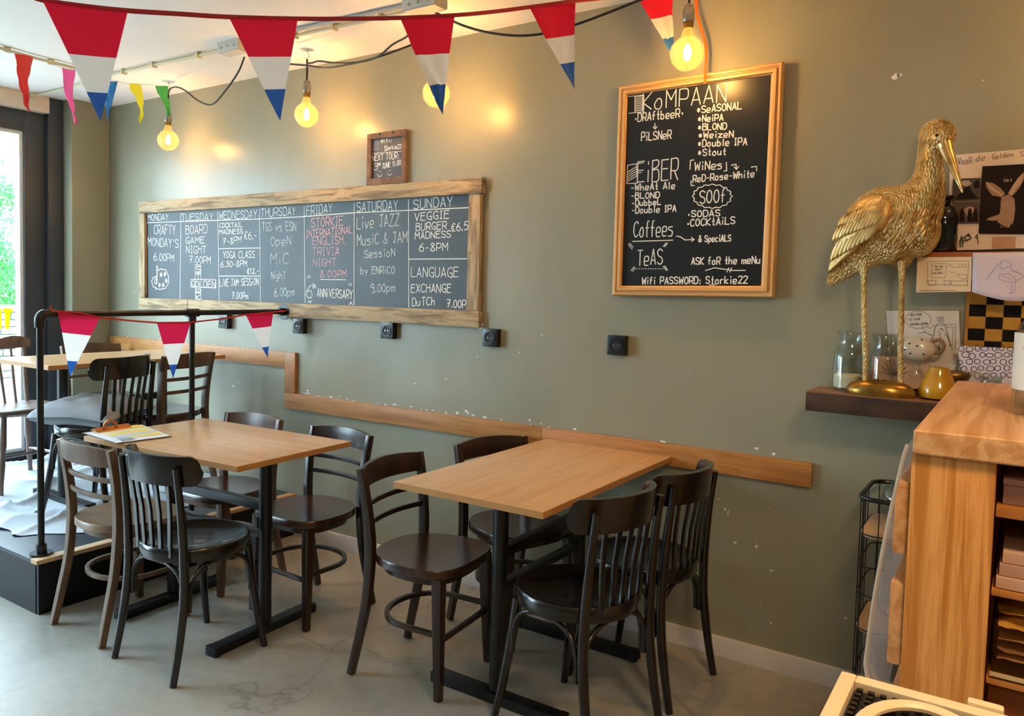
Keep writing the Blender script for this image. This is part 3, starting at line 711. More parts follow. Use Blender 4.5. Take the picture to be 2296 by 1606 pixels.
def slat_chair(label, loc, rz):
    t = thing('slat_back_chair', label, 'chair', loc, rz, 'bentwood cafe chairs')
    sh = .452; R0 = .196
    prof = [(R0*.9, sh-.052), (R0-.004, sh-.05), (R0, sh-.042), (R0+.002, sh-.008), (R0-.003, sh-.001), (R0-.012, sh), (R0-.022, sh-.004), (R0-.05, sh-.012), (R0*.45, sh-.016), (.01, sh-.017)]
    st = MB().lathe(prof, n=40); st.v = [(x, y*1.0+.008, z) for x, y, z in st.v]
    st.build('seat', M_BLACKS, t)
    for s in (-1, 1):
        pts = catmull([(s*.178, .192, 0), (s*.165, .170, .12), (s*.150, .148, .28), (s*.140, .135, sh-.045)], 4)
        MB().tube(pts, [.0125+.0065*i/(len(pts)-1) for i in range(len(pts))], 12).build('leg', M_BLACKW, t)
        pts = catmull([(s*.180, -.205, 0), (s*.176, -.178, .14), (s*.172, -.158, .30), (s*.168, -.158, sh), (s*.166, -.168, .60), (s*.165, -.186, .755)], 4)
        MB().tube(pts, [(.0135+.005*math.sin(PI*min(1, i/(len(pts)-1)*1.1)), .0125+.003*math.sin(PI*min(1, i/(len(pts)-1)*1.1))) for i in range(len(pts))], 12).build('rear_leg', M_BLACKW, t)
    # broad wrapped top rail: curves forward past the posts
    rings = []; n = 41
    for i in range(n):
        q = math.sin((2*i/(n-1)-1)*PI/2); ang = q*1.28; R1 = .200
        x = R1*math.sin(ang)*1.0; yy = -.158-.050*math.cos(ang)+.115*(1-math.cos(ang))*.9
        hh = .050*(1 if abs(q) < .82 else math.sqrt(max(0, 1-((abs(q)-.82)/.18)**2)))+.003; zc = .742-.006*abs(q)
        nx, ny = math.sin(ang), -math.cos(ang)
        th = .0095
        rings.append([(x-nx*th, yy-ny*th, zc-hh), (x+nx*th, yy+ny*th, zc-hh), (x+nx*th*1.1, yy+ny*th*1.1-.010, zc+hh), (x-nx*th*1.1, yy-ny*th*1.1-.010, zc+hh)])
    MB().loft(rings).build('top_rail', M_BLACKW, t, bevel=.0045)
    for k in range(5):
        q = (k-2)*.052
        yb = -.165+.10*q*q*4; yt = -.197+q*q*1.4
        MB().tube([(q*.92, yb, sh-.03), (q, (yb+yt)/2+.004, .58), (q*1.08, yt, .70)], [(.0095, .0045)]*3, sq=True, up=(1, 0, 0)).build('back_slat', M_BLACKW, t, bevel=.0015)
    # bentwood arches under the seat
    def arch(a, b, za, zt):
        a = Vector(a); b = Vector(b); m = (a+b)/2; out = (m*-1); out.z = 0
        pts = []
        for i in range(17):
            u = i/16; ang = PI*u
            e = abs(math.cos(ang))**.75*math.copysign(1, math.cos(ang))
            p = m+(a-m)*e; z = za+(zt-za)*math.sin(ang)**.55 if 0 < u < 1 else za
            pts.append((p.x, p.y, z))
        MB().tube(pts, .0085, 10).build('arch_brace', M_BLACKW, t)
    fl, fr, rl_, rr_ = (-.150, .150), (.150, .150), (-.170, -.148), (.170, -.148)
    arch((rl_[0]+.012, rl_[1]+.0, 0), (rr_[0]-.012, rr_[1], 0), .235, .395)
    arch((fl[0]-.006, fl[1]-.012, 0), (rl_[0]+.004, rl_[1]+.016, 0), .235, .395)
    arch((fr[0]+.006, fr[1]-.012, 0), (rr_[0]-.004, rr_[1]+.016, 0), .235, .395)
    arch((fl[0]+.012, fl[1]+.004, 0), (fr[0]-.012, fr[1]+.004, 0), .235, .395)
    return t
def rot_of(dx, dy): return math.atan2(-dx, dy)
LC = ladder_chair('dark ladder-back chair left of the wall table, its seat open to view', (-1.745, -.775, 0), rot_of(.345, .03))
MATS_L = {'dark_walnut_stain': M_LIGHTW, 'brown_seat_veneer': M_SEATL}
MATS_M = {'dark_walnut_stain': M_BROWNW, 'brown_seat_veneer': M_SEATW}
GR = 'bentwood cafe chairs'
dup(LC, (-1.690, -.268, 0), rot_of(.95, -.30), 'dark ladder-back chair by the wall, behind the left edge of the wall table', GR)
dup(LC, (-2.490, -.650, 0), rot_of(-.03, -1), 'dark ladder-back chair behind the right half of the clipboard table', GR)
dup(LC, (-3.065, -.650, 0), rot_of(.05, -1), 'brown ladder-back chair behind the clipboard table, next to the platform', GR, MATS_M)
dup(LC, (-2.998, -1.188, 0), rot_of(0, 1), 'worn light brown ladder-back chair at the platform corner', GR, MATS_L)
dup(LC, (-3.905, -.42, PH), rot_of(-.95, -.25), 'brown ladder-back chair on the platform behind the railing post', GR, MATS_M, 1.03)
dup(LC, (-4.75, -.27, PH), rot_of(1, 0), 'brown ladder-back chair beyond the platform table, near the corner pier', GR, MATS_M)
SL = slat_chair('black slat-back chair in front of the clipboard table', (-2.53, -1.20, 0), rot_of(0, 1))
dup(SL, (-1.135, -.765, 0), rot_of(-.98, .19), 'black slat-back chair at the near right side of the wall table', GR)
dup(SL, (-1.095, -.335, 0), rot_of(-.99, .08), 'black slat-back chair against the wall, right of the wall table', GR)
dup(SL, (-3.805, -.84, PH), rot_of(-.94, -.34), 'black slat-back chair on the platform with a grey cushion', GR)
# spindle chair by the window
wc = thing('spindle_back_chair', 'faded brown spindle-back chair beside the shop window', 'chair', (-4.63, -.86, PH), rot_of(.98, .1))
rim = []
for i in range(36):
    a = 2*PI*i/36; c, s_ = math.cos(a), math.sin(a)
    rim.append((.215*math.copysign(abs(c)**.7, c), .195*math.copysign(abs(s_)**.75, s_)))
MB().loft([[(x*k, y*k, z) for x, y in rim] for k, z in ((.9, .415), (1, .43), (1, .448), (.96, .453), (.7, .445), (.1, .44))]).build('seat', M_WIND, wc)
for sx in (-1, 1):
    for sy in (-1, 1):
        prof = [(0, .014), (.06, .012), (.16, .016), (.22, .013), (.26, .019), (.33, .017), (.43, .014)]
        MB().tube([(sx*(.19-.05*z/.43), sy*(.18-.05*z/.43), z) for z, r in prof], [r for z, r in prof], 12).build('leg', M_WIND, wc)
MB().tube([(-.165, 0, .17), (.165, 0, .17)], .009, 8).tube([(-.168, -.155, .17), (-.165, .155, .17)], .009, 8).tube([(.168, -.155, .17), (.165, .155, .17)], .009, 8).build('stretcher', M_WIND, wc)
for k in range(6):
    q = (k-2.5)/2.5; r = .011 if abs(q) == 1 else .0075
    MB().tube([(q*.15, -.155+.012*q*q, .445), (q*.172, -.200, .60), (q*.195, -.245, .76)], [r, r*1.15, r*.8], 8).build('spindle', M_WIND, wc)
rings = []
for i in range(19):
    q = 2*i/18-1; x = .235*q; y = -.25-.03*(1-q*q); zt = .815-.016*math.cos(q*PI*1.5)-.012*q*q; zb = .748+.01*q*q
    rings.append([(x, y-.011, zb), (x, y+.011, zb), (x, y+.008, zt), (x, y-.008, zt)])
MB().loft(rings).build('crest_rail', M_WIND, wc, bevel=.003)

# cushion on the platform chair
cu = MB(); n = 28; zc = PH+.452
def pil(u, v, s):
    x = .222*u*(1-.10*(1-v*v)*abs(u)**3)*(1-.07*(v*v<0)); y = .215*v*(1-.10*(1-u*u)*abs(v)**3)
    h = .072*((1-u**4)*(1-v**4))**.48
    h += (.014*noise.noise(Vector((u*2.5, v*2.5, s)))-.016*(1-abs(noise.noise(Vector((u*3.1+s, v*1.2, s))))*2.2)**3*.6)*(1-u*u)*(1-v*v)
    return x, y, h
top = []; bot = []
for i in range(n+1):
    for j in range(n+1):
        u, v = 2*i/n-1, 2*j/n-1; x, y, h = pil(u, v, 1); top.append((x, y, .058+h*.95-.012*abs(u*v)))
for i in range(n+1):
    for j in range(n+1):
        u, v = 2*i/n-1, 2*j/n-1; x, y, h = pil(u, v, 5); bot.append((x, y, .058-min(h*.8, .052)-.012*abs(u*v)))
cu.v = top+bot; K = n+1
for i in range(n):
    for j in range(n):
        cu.face((i*K+j, (i+1)*K+j, (i+1)*K+j+1, i*K+j+1)); cu.face((K*K+i*K+j, K*K+i*K+j+1, K*K+(i+1)*K+j+1, K*K+(i+1)*K+j))
cush = cu.build('seat_cushion', None or plain('grey_blue_cotton', '#98a1aa', .85, c2='#a6aeb6', scale=5, bump=.7, bscale=9))
bm = bmesh.new(); bm.from_mesh(cush.data); bmesh.ops.remove_doubles(bm, verts=bm.verts, dist=.0035); bm.to_mesh(cush.data); bm.free()
for p in cush.data.polygons: p.use_smooth = True
for e in cush.data.edges: e.use_edge_sharp = False
cush.location = (-3.842, -.852, zc); cush.rotation_euler = (.02, -.03, rot_of(-.94, -.34)+.15)
tag(cush, 'plump grey-blue cushion on the platform slat-back chair', 'cushion')

# ---------------------------------------------------------------- clipboard on the table
cbd = thing('clipboard', 'clipboard holding yellow and white flyers on the table corner', 'clipboard', (-3.05, -1.05, .7485))
def flat(px, z, th, name, mat, par, bevel=0):
    pts = [PZ(u, v, z) for u, v in px]; return MB().prism(pts, (0, 0, th)).build(name, mat, par, bevel=bevel, off=par.location)
cpx = [(184, 972), (318, 953), (384, 980), (262, 996)]
flat(cpx, .749, .003, 'backing_board', plain('brown_hardboard', '#5a4638', .6), cbd)
flat([(190, 971.5), (318, 953.5), (382, 978), (262, 994)], .7522, .0012, 'paper_sheet', plain('white_flyer_paper', '#d8dadf', .7), cbd)
flat([(203, 965), (308, 953), (330, 957), (222, 972)], .7536, .0006, 'yellow_sheet', plain('yellow_flyer_print', '#e6bf3c', .6), cbd)
flat([(230, 975), (330, 960), (366, 974), (290, 982)], .7538, .0004, 'yellow_sheet', plain('pale_yellow_flyer_print', '#e3cc5a', .6), cbd)
flat([(245, 978), (345, 965), (352, 968), (262, 984)], .7543, .0003, 'grey_sheet', plain('grey_flyer_print', '#b9bfc8', .6), cbd)
flat([(265, 985), (295, 981), (305, 985), (275, 990)], .7543, .0003, 'printed_picture', plain('blue_grey_print', '#7d8ea0', .6), cbd)
M_COP = plain('copper_tinted_clip', '#b87848', .3, .9)
c0 = PZ(214, 970, .754); c1 = PZ(292, 958, .754); dv = (c1-c0); L_ = dv.length; dv.normalize(); nv = Vector((-dv.y, dv.x, 0))
clipm = MB()
prof = [(0, 0), (.012, .010), (.024, .016), (.034, .012), (.040, .003), (.034, .009), (.024, .013), (.012, .007)]
clipm.loft([[c0+dv*(L_*a)-nv*.012+nv*p[0]+Vector((0, 0, p[1])) for p in prof] for a in (0, .1, .9, 1)])
clipm.build('spring_clip', M_COP, cbd, off=cbd.location)
mid = c0+dv*L_*.42; hm = MB()
hm.tube(catmull([mid-dv*.028+Vector((0, 0, .012)), mid-dv*.026+Vector((0, 0, .028)), mid-dv*.010+Vector((0, 0, .040)), mid+dv*.012+Vector((0, 0, .038)), mid+dv*.028+Vector((0, 0, .024)), mid+dv*.03+Vector((0, 0, .012))], 5), (.006), 10)
hm.build('clip_lever', M_COP, cbd, off=cbd.location)

# ---------------------------------------------------------------- railing
RX = -3.375
rg = thing('pipe_railing', 'black steel pipe railing along the platform edge', 'railing', (RX, -1.34, PH))
def rt(pts, r, name, n=14, par=None): return MB().tube(pts, r, n).build(name, M_BLKMET, par or rg, off=rg.location)
ZR = 1.246
rt([(RX, -1.34, PH), (RX, -1.34, ZR-.03)], .0135, 'post')
rt([(RX, -1.34, PH), (RX, -1.34, PH+.008)], .045, 'floor_flange', 20); rt([(RX, -1.34, PH+.008), (RX, -1.34, PH+.045)], .021, 'post_collar', 16)
rt(catmull([(RX, -1.34, ZR-.055), (RX, -1.34, ZR-.02), (RX, -1.328, ZR-.003), (RX, -1.31, ZR), (RX, -1.275, ZR)], 5), .021, 'elbow_fitting')
rt([(RX, -1.31, ZR), (RX, -.03, ZR)], .0135, 'top_rail')
y2 = -.615
rt([(RX, y2, PH), (RX, y2, ZR)], .0135, 'post'); rt([(RX, y2, PH), (RX, y2, PH+.008)], .045, 'floor_flange', 20)
rt([(RX, y2, ZR-.05), (RX, y2, ZR-.012)], .020, 'tee_fitting'); rt([(RX, y2-.035, ZR), (RX, y2+.035, ZR)], .020, 'tee_sleeve')
rt([(RX, -.038, ZR), (RX, -.0365, ZR), (RX, -.03, ZR)], .045, 'wall_flange', 20); rt([(RX, -.075, ZR), (RX, -.03, ZR)], .021, 'flange_collar')

# ---------------------------------------------------------------- bunting
def pennant(par, a, b, tip, bands=(.38, .80), mats=(M_RED, M_WHITE, M_BLUE), bow=.0, seed=1, name='pennant', fold=0):
    a, b, tip = Vector(a), Vector(b), Vector(tip); mb = MB(); N = 16; Mx = 8
    nrm = (b-a).cross(tip-a).normalized()
    if nrm.dot(CAM-a) < 0: nrm = -nrm
    idx = {}
    for i in range(N+1):
        t = i/N
        l = a.lerp(tip, t); r = b.lerp(tip, t)
        for j in range(Mx+1):
            s = j/Mx; p = l.lerp(r, s)
            wv = bow*math.sin(PI*t*1.2+seed)*(.4+t)+.5*bow*math.sin(s*PI*1.4+seed*2)*(1-t)+fold*noise.noise(Vector((s*3, t*4, seed)))*min(1, t*3)
            p = p+nrm*wv; idx[i, j] = len(mb.v); mb.v.append(tuple(p))
    for i in range(N):
        tm = (i+.5)/N; mi = 0 if tm < bands[0] else (1 if tm < bands[1] else 2)
        for j in range(Mx):
            mb.face((idx[i, j], idx[i, j+1], idx[i+1, j+1], idx[i+1, j]), mi)
    o = mb.build(name, list(mats), par, off=par.location, fix=False)
    for e in o.data.edges: e.use_edge_sharp = False
    return o
bt = thing('bunting', 'big red white and blue pennant string hung across the ceiling', 'bunting', (-1.2, -1.1, 2.3))
pts = [(60, -14, 1.93), (95, 0, 1.95), (190, 14, 2.0), (287, 24, 2.05), (400, 31, 2.12), (513, 38, 2.2), (667, 42, 2.3), (780, 42, 2.36), (897, 40, 2.42), (1020, 34, 2.48), (1100, 27, 2.56), (1187, 16, 2.65), (1291, 2, 2.7), (1360, -5, 2.8), (1432, -14, 2.9), (1508, -30, 2.95), (1560, -50, 2.97)]
W3 = [PD(*q) for q in pts]
MB().tube(catmull(W3, 4), [(.0065, .0012)]*(4*(len(W3)-1)+1), 6, up=(0, 0, 1)).build('ribbon_string', M_STRING, bt, off=bt.location)
pennant(bt, PD(95, 2, 1.95), PD(287, 24, 2.05), PD(226, 271, 2.0), (.42, .73), bow=.004, seed=1)
pennant(bt, PD(513, 38, 2.2), PD(667, 43, 2.3), PD(629, 271, 2.25), (.36, .71), bow=.004, seed=2)
pennant(bt, PD(897, 40, 2.42), PD(1020, 34, 2.48), PD(992, 258, 2.45), (.36, .68), bow=.008, seed=3, fold=.012)
pennant(bt, PD(1187, 17, 2.65), PD(1291, 2, 2.7), PD(1286, 202, 2.68), (.36, .70), bow=.006, seed=4, fold=.006)
pennant(bt, PD(1430, -14, 2.9), PD(1508, -28, 2.95), PD(1506, 138, 2.92), (.36, .68), bow=.010, seed=5, fold=.012)
# small bunting on the railing
b2 = thing('bunting', 'small red white and blue pennants tied along the black railing', 'bunting', (RX+.02, -.8, ZR))
XS = RX+.024
st = [(112, 686), (116, 697), (135, 699), (175, 701), (222, 712), (290, 719), (352, 724), (428, 723), (490, 716), (552, 706), (612, 700), (655, 696)]
MB().tube([PX(u, v, XS) for u, v in st], (.004, .0012) and [(.004, .0012)]*len(st), 6, up=(0, 0, 1)).build('ribbon_string', plain('orange_red_ribbon', '#c8321e', .6), b2, off=b2.location)
M_RED2 = sheer('crimson_pennant_plastic', '#d0194a', .35)
pennant(b2, PX(129, 700, XS+.004), PX(224, 712, XS+.004), PX(158, 845, XS+.004), (.34, .72), (M_RED2, M_WHITE, M_BLUE), .003, 1)
pennant(b2, PX(352, 725, XS+.004), PX(427, 723, XS+.004), PX(389, 849, XS+.004), (.36, .74), (M_RED2, M_WHITE, M_BLUE), .003, 2)
pennant(b2, PX(551, 706, XS+.004), PX(613, 700, XS+.004), PX(600, 803, XS+.004), (.34, .74), (M_RED2, M_WHITE, M_BLUE), .003, 3)
# plain coloured pennants near the window
b3 = thing('bunting', 'string of small single-colour pennants near the window', 'bunting', (-3.5, -.7, 2.2))
d5 = [(-20, 106, 2.6), (33, 118, 2.75), (76, 126, 2.85), (138, 152, 3.05), (172, 158, 3.15), (236, 176, 3.5), (263, 182, 3.6), (290, 188, 3.75), (318, 189, 3.85), (352, 191, 4.1), (376, 192, 4.25)]
MB().tube([PD(*q) for q in d5], .0012, 6).build('string', plain('white_thread', '#d8d4cc', .7), b3, off=b3.location)
for (a, bq, tp, c, nm) in (((33, 120, 2.75), (77, 128, 2.85), (64, 252, 2.8), '#d8352e', 'red'), ((138, 152, 3.05), (172, 158, 3.15), (160, 278, 3.1), '#e85a94', 'pink'), ((234, 180, 3.5), (264, 182, 3.52), (240, 274, 3.51), '#3c82c0', 'blue'),
                           ((291, 187, 3.75), (318, 189, 3.85), (317, 279, 3.8), '#e2d02c', 'yellow'), ((351, 192, 4.05), (377, 193, 4.2), (372, 262, 4.15), '#4fa84a', 'green')):
    mt = sheer(nm+'_pennant_plastic', c, .4)
    pennant(b3, PD(*a), PD(*bq), PD(*tp), (2, 3), (mt,), .012, hash(nm) % 7 if False else len(nm), fold=.018)

# ---------------------------------------------------------------- pendant bulbs
def bulb(u, v, yb, label, top, r=.06, first=[None]):
    c = PY(u, v, yb)
    if first[0] is None:
        t = thing('pendant_bulb', label, 'light bulb', c, 0, 'globe filament bulbs on black cords')
        prof = [(.0155, .088), (.017, .080), (.022, .072)]+[(r*math.sin(a), r*math.cos(a)) for a in [.42+(PI-.42)*i/18 for i in range(18)]]+[(.002, -r)]
        MB().lathe(prof, n=32).build('glass_globe', M_GLOBE, t)
        MB().lathe([(.004, -.024), (.010, -.018), (.0135, -.004), (.0125, .012), (.007, .026), (.003, .034)], n=14).build('filament', M_FIL, t)
        MB().tube([(0, 0, .034), (0, 0, .082)], .006, 8).build('filament_stem', M_GLOBE, t)
        MB().lathe([(.0165, .086), (.0175, .092), (.0175, .106), (.016, .108)], n=20).build('brass_collar', M_BRASS, t)
        MB().lathe([(.019, .108), (.0205, .112), (.0205, .150), (.018, .154), (.0165, .158), (.0165, .166), (.008, .172)], n=20).build('lamp_socket', M_SILVER, t)
        first[0] = t
    else: t = dup(first[0], c, 0, label, 'globe filament bulbs on black cords')
    l = bpy.data.lights.new('bulb_light', 'POINT'); l.energy = BULB_W; l.color = (1.0, .53, .19); l.shadow_soft_size = .014
    lo = bpy.data.objects.new('bulb_light', l); COL.objects.link(lo); lo.parent = t; lo.location = (0, 0, .0)
    zt = top-c.z
    MB().tube([(0, 0, .168), (.001, .001, (.168+zt)/2), (0, 0, zt)], .0045, 8).build('cord', M_CABLE, t)
    return t, c
B1, c1_ = bulb(377, 315, -.20, 'leftmost glowing globe bulb beside the green pennant', 2.500)
B2, c2_ = bulb(687, 258, -.22, 'glowing globe bulb hanging above the weekly blackboard', 2.500)
B3, c3_ = bulb(978, 210, -.25, 'glowing globe bulb half hidden behind a big pennant', 2.500)
B4, c4_ = bulb(1541, 120, -.27, 'rightmost glowing globe bulb in front of the drinks menu board', 2.56)
B5 = dup(B1, (.25, -.33, 2.25), 0, 'glowing globe bulb added out of view past the right edge above the bar', 'globe filament bulbs on black cords')  # extra bulb added out of frame, warms the right side of the wall
l = bpy.data.lights.new('bulb_light', 'POINT'); l.energy = BULB_W; l.color = (1.0, .53, .19); l.shadow_soft_size = .014
for ch in list(B5.children):
    if ch.type == 'LIGHT': bpy.data.objects.remove(ch)
lo = bpy.data.objects.new('bulb_light', l); COL.objects.link(lo); lo.parent = B5
for t, c in ((B1, c1_), (B2, c2_), (B3, c3_)):
    zt = ZC-c.z
    MB().tube(catmull([(0, 0, zt+.001), (.002, 0, zt-.012), (.012, 0, zt-.022), (.010, 0, zt-.040), (-.002, 0, zt-.048), (-.010, 0, zt-.038)], 4), .0018, 6).build('ceiling_hook', M_SILVER, t)
def cable(name, label, q, r=.0045, mat=M_CABLE, k=6):
    P = [PY(*a) if len(a) == 3 else Vector(a[:3]) for a in q]
    return tag(MB().tube(catmull(P, k), r, 8).build(name, mat), label, 'cable')
top1 = (c1_.x, c1_.y, 2.500); top2 = (c2_.x, c2_.y, 2.500); top3 = (c3_.x, c3_.y, 2.500)
cable('black_cable', 'black cable looping from the left junction box to the leftmost bulb', [(548, 128, -.44), (535, 160, -.42), (508, 200, -.38), (476, 234, -.33), (445, 226, -.29), (415, 203, -.25), (395, 195, -.22), (382, 199, -.205), (*top1, 0)])
cable('black_cable', 'black cable from the ceiling junction box down to the second bulb', [(960, 33, -.42), (940, 55, -.41), (912, 82, -.39), (880, 100, -.37), (845, 128, -.34), (800, 140, -.30), (750, 141, -.26), (715, 137, -.235), (700, 141, -.225), (*top2, 0)])
cable('black_cable', 'black cable running level to the half hidden third bulb', [(640, 143, -.30), (690, 147, -.29), (732, 152, -.29), (790, 143, -.31), (850, 127, -.33), (895, 111, -.33), (930, 98, -.31), (957, 88, -.28), (972, 88, -.26), (*top3, 0)])
cable('black_cable', 'black cable sagging from the junction box toward the rightmost bulb', [(976, 28, -.42), (1000, 40, -.42), (1040, 58, -.41), (1095, 73, -.39), (1160, 80, -.37), (1225, 74, -.35), (1300, 52, -.33), (1380, 22, -.31), (1430, 2, -.30), (1480, -18, -.29), (c4_.x, c4_.y, 2.56, 0)], .005)

# ceiling conduits and boxes
def conduit(px, z, r, label, mat, clips=0):
    t = thing('ceiling_conduit', label, 'pipe', PZ(*px[0], z))
    P = [PZ(u, v, z) for u, v in px]
    MB().tube(P if len(P) == 2 else catmull(P, 4), r, 10).build('tube', mat, t, off=t.location)
    for i in range(clips):
        s = (i+.5)/clips; k = s*(len(P)-1); j = int(k); c = P[j].lerp(P[min(j+1, len(P)-1)], k-j)
        MB().box(c.x-.007, c.x+.007, c.y-.016, c.y+.016, z-.014, ZC-.0005).build('pipe_clip', mat, t, bevel=.002, off=t.location)
    return t
conduit([(246, 168), (345, 146), (500, 112)], 2.553, .0085, 'cream ceiling conduit running left of the left junction box', M_PIPE, 3)
conduit([(556, 103), (700, 72), (912, 26)], 2.553, .0085, 'cream ceiling conduit between the two junction boxes', M_PIPE, 4)
conduit([(560, 90), (700, 58), (915, 10)], 2.558, .0085, 'grey trunking beside the cream conduit between the boxes', M_PIPEG, 0)
conduit([(-30, 98), (60, 125), (165, 152), (240, 170)], 2.553, .0085, 'cream conduit crossing the ceiling at the upper left', M_PIPE, 3)
conduit([(-30, 190), (0, 199), (50, 214), (100, 209), (180, 189), (240, 172)], 2.556, .006, 'thin cream conduit curving above the window beam', M_PIPE, 3)
def jbox(u, v, sx, sy, label):
    c = PZ(u, v, 2.53); t = thing('junction_box', label, 'junction box', (c.x, c.y, 2.53))
    MB().box(-sx/2, sx/2, -sy/2, sy/2, -.012, ZC-2.5305).build('box_body', M_JBOX, t, bevel=.004)
    MB().box(-sx/2+.004, sx/2-.004, -sy/2+.004, sy/2-.004, -.016, -.012).build('box_lid', M_JBOX, t, bevel=.002)
    for k in range(3):
        MB().tube([(-sx*.3+k*sx*.3, -sy/2-.004, .008), (-sx*.3+k*sx*.3, -sy/2, .008)], .006, 10).build('knockout', M_PIPEG, t)
    return t
jbox(524, 112, .16, .075, 'left grey-white junction box on the ceiling')
jbox(952, 16, .17, .085, 'right grey-white junction box on the ceiling above the third bulb')
# orange strap beside the right bulb
os_ = MB(); YO = -.055
P = [PY(u, v, YO) for u, v in ((1561, -25), (1562, 30), (1568, 50), (1577, 80), (1583, 103), (1583, 106), (1584, 130), (1581, 160), (1581, 187))]
os_.tube(P, [(.0012, .006)]*len(P), 6, up=(0, 1, 0)); os_.ellipsoid(P[5], (.008, .005, .007), n=8, m=6)
tag(os_.build('orange_strap', sheer('orange_ribbon', '#e87a1c', .4)), 'thin knotted orange strap hanging down to the menu board', 'strap')

# ---------------------------------------------------------------- dark wall shelf
ZS = 1.076
ws = thing('wall_shelf', 'thick dark oak wall shelf holding the golden stork', 'shelf', (-.35, -.1, ZS))
MB().box(-.594, -.04, -.20, -.002, ZS-.066, ZS-.004).build('board', M_DKSHELF, ws, bevel=.004, off=ws.location)
MB().box(-.592, -.042, -.198, -.003, ZS-.004, ZS).build('board_top', M_SHTOP, ws, off=ws.location)

# ---------------------------------------------------------------- golden stork
def gold(name, bs, st, c1='#c8aa6c', c2='#e6d2a0', c3='#8a6834', rough=.45):
    m, nt, b = new_mat(name); v = _coords(nt, (1, 1, 1)); f = _noise(nt, v, 14, 5, .6)
    nt.links.new(_ramp(nt, f, [(.28, lin(c3)), (.45, lin(c1)), (.7, lin(c2))]), b.inputs['Base Color'])
    b.inputs['Metallic'].default_value = .72; b.inputs['Roughness'].default_value = rough
    if bs:
        vo = nt.nodes.new('ShaderNodeTexVoronoi'); vo.inputs['Scale'].default_value = bs
        mp = _coords(nt, (1.5, 1.5, .6)); n2 = nt.nodes.new('ShaderNodeVectorMath'); n2.operation = 'ADD'; nt.links.new(mp, n2.inputs[0])
        nt.links.new(n2.outputs[0], vo.inputs['Vector'])
        _bump(nt, b, vo.outputs['Distance'], st, -.009)
    return m
M_GOLD = gold('gilded_feather_relief', 115, 1.0); M_GOLDS = gold('gilded_smooth', 0, 0, rough=.28); M_GOLDB = gold('gilded_base', 0, 0, '#8f6a2a', '#b08838', '#5a3413', .25)
M_GOLDW = gold('gilded_wing', 0, 0, '#c4a364', '#e2cb94', '#835f30', .45)
YS = -.118
sk = thing('golden_stork_statue', 'tall gold painted stork statue standing on the dark wall shelf', 'statue', (-.37, YS, ZS))
def body_mesh():
    m = MB(); K = .00143
    ax = [(1856, 640, 8, 5), (1868, 628, 15, 8), (1885, 610, 24, 15), (1905, 588, 38, 26), (1925, 562, 58, 40), (1950, 533, 78, 54), (1980, 508, 88, 62), (2010, 490, 86, 64), (2038, 472, 76, 60), (2060, 450, 60, 50), (2075, 425, 43, 40), (2082, 400, 34, 33), (2084, 375, 28, 28), (2084, 350, 25, 25), (2086, 328, 25, 25), (2092, 308, 26, 27)]
    C_ = [PY(a[0], a[1], YS) for a in ax]; rings = []
    for i, a in enumerate(ax):
        t = (C_[min(i+1, len(ax)-1)]-C_[max(i-1, 0)]); t.y = 0; t.normalize(); nn = Vector((-t.z, 0, t.x))
        rings.append([C_[i]+nn*a[2]*K*math.cos(q*2*PI/24)+Vector((0, a[3]*K*math.sin(q*2*PI/24), 0)) for q in range(24)])
    m.loft(rings)
    # belly/chest fullness, thighs, head
    m.ellipsoid(PY(2046, 508, YS), (56*K, 52*K, 72*K), Matrix.Rotation(-.35, 3, 'Y'))
    m.ellipsoid(PY(1978, 540, YS), (72*K, 50*K, 56*K))
    m.ellipsoid(PY(2101, 305, YS-.004), (38*K, 30*K, 38*K)); m.ellipsoid(PY(2108, 320, YS-.008), (28*K, 24*K, 28*K))
    m.ellipsoid(PY(1930, 585, YS-.02), (24*K, 18*K, 30*K)); m.ellipsoid(PY(2022, 575, YS+.02), (26*K, 20*K, 30*K))
    o = m.build('tmp', M_GOLD); md = o.modifiers.new('r', 'REMESH'); md.mode = 'VOXEL'; md.voxel_size = .0042; md.use_smooth_shade = True
    s2 = o.modifiers.new('s', 'SMOOTH'); s2.iterations = 8; s2.factor = .6
    dg = bpy.context.evaluated_depsgraph_get(); dg.update(); ev = o.evaluated_get(dg)
    me = bpy.data.meshes.new_from_object(ev); bpy.data.objects.remove(o)
    for p in me.polygons: p.use_smooth = True
    return me
bme = body_mesh(); bvh = BVHTree.FromPolygons([v.co.copy() for v in bme.vertices], [tuple(p.vertices) for p in bme.polygons])
for v in bme.vertices: v.co -= sk.location
bo = bpy.data.objects.new('body', bme); COL.objects.link(bo); bo.parent = sk
def feather(m, c, nrm, dirv, L, W, th):
    nrm = nrm.normalized(); d = (dirv-nrm*dirv.dot(nrm)).normalized(); s = d.cross(nrm)
    ks = [(0, .15), (.12, .6), (.35, .95), (.6, 1), (.82, .8), (.95, .4), (1, .08)]; rings = []
    for u, w_ in ks:
        p = c+d*L*u; h = th*math.sin(PI*min(u+.1, 1))*.8+.0008+u*th*.5
        rings.append([p-s*W*w_-nrm*.004, p-s*W*w_*.6+nrm*h*.7, p+nrm*(h+.0006), p+s*W*w_*.6+nrm*h*.7, p+s*W*w_-nrm*.004])
    m.loft(rings)
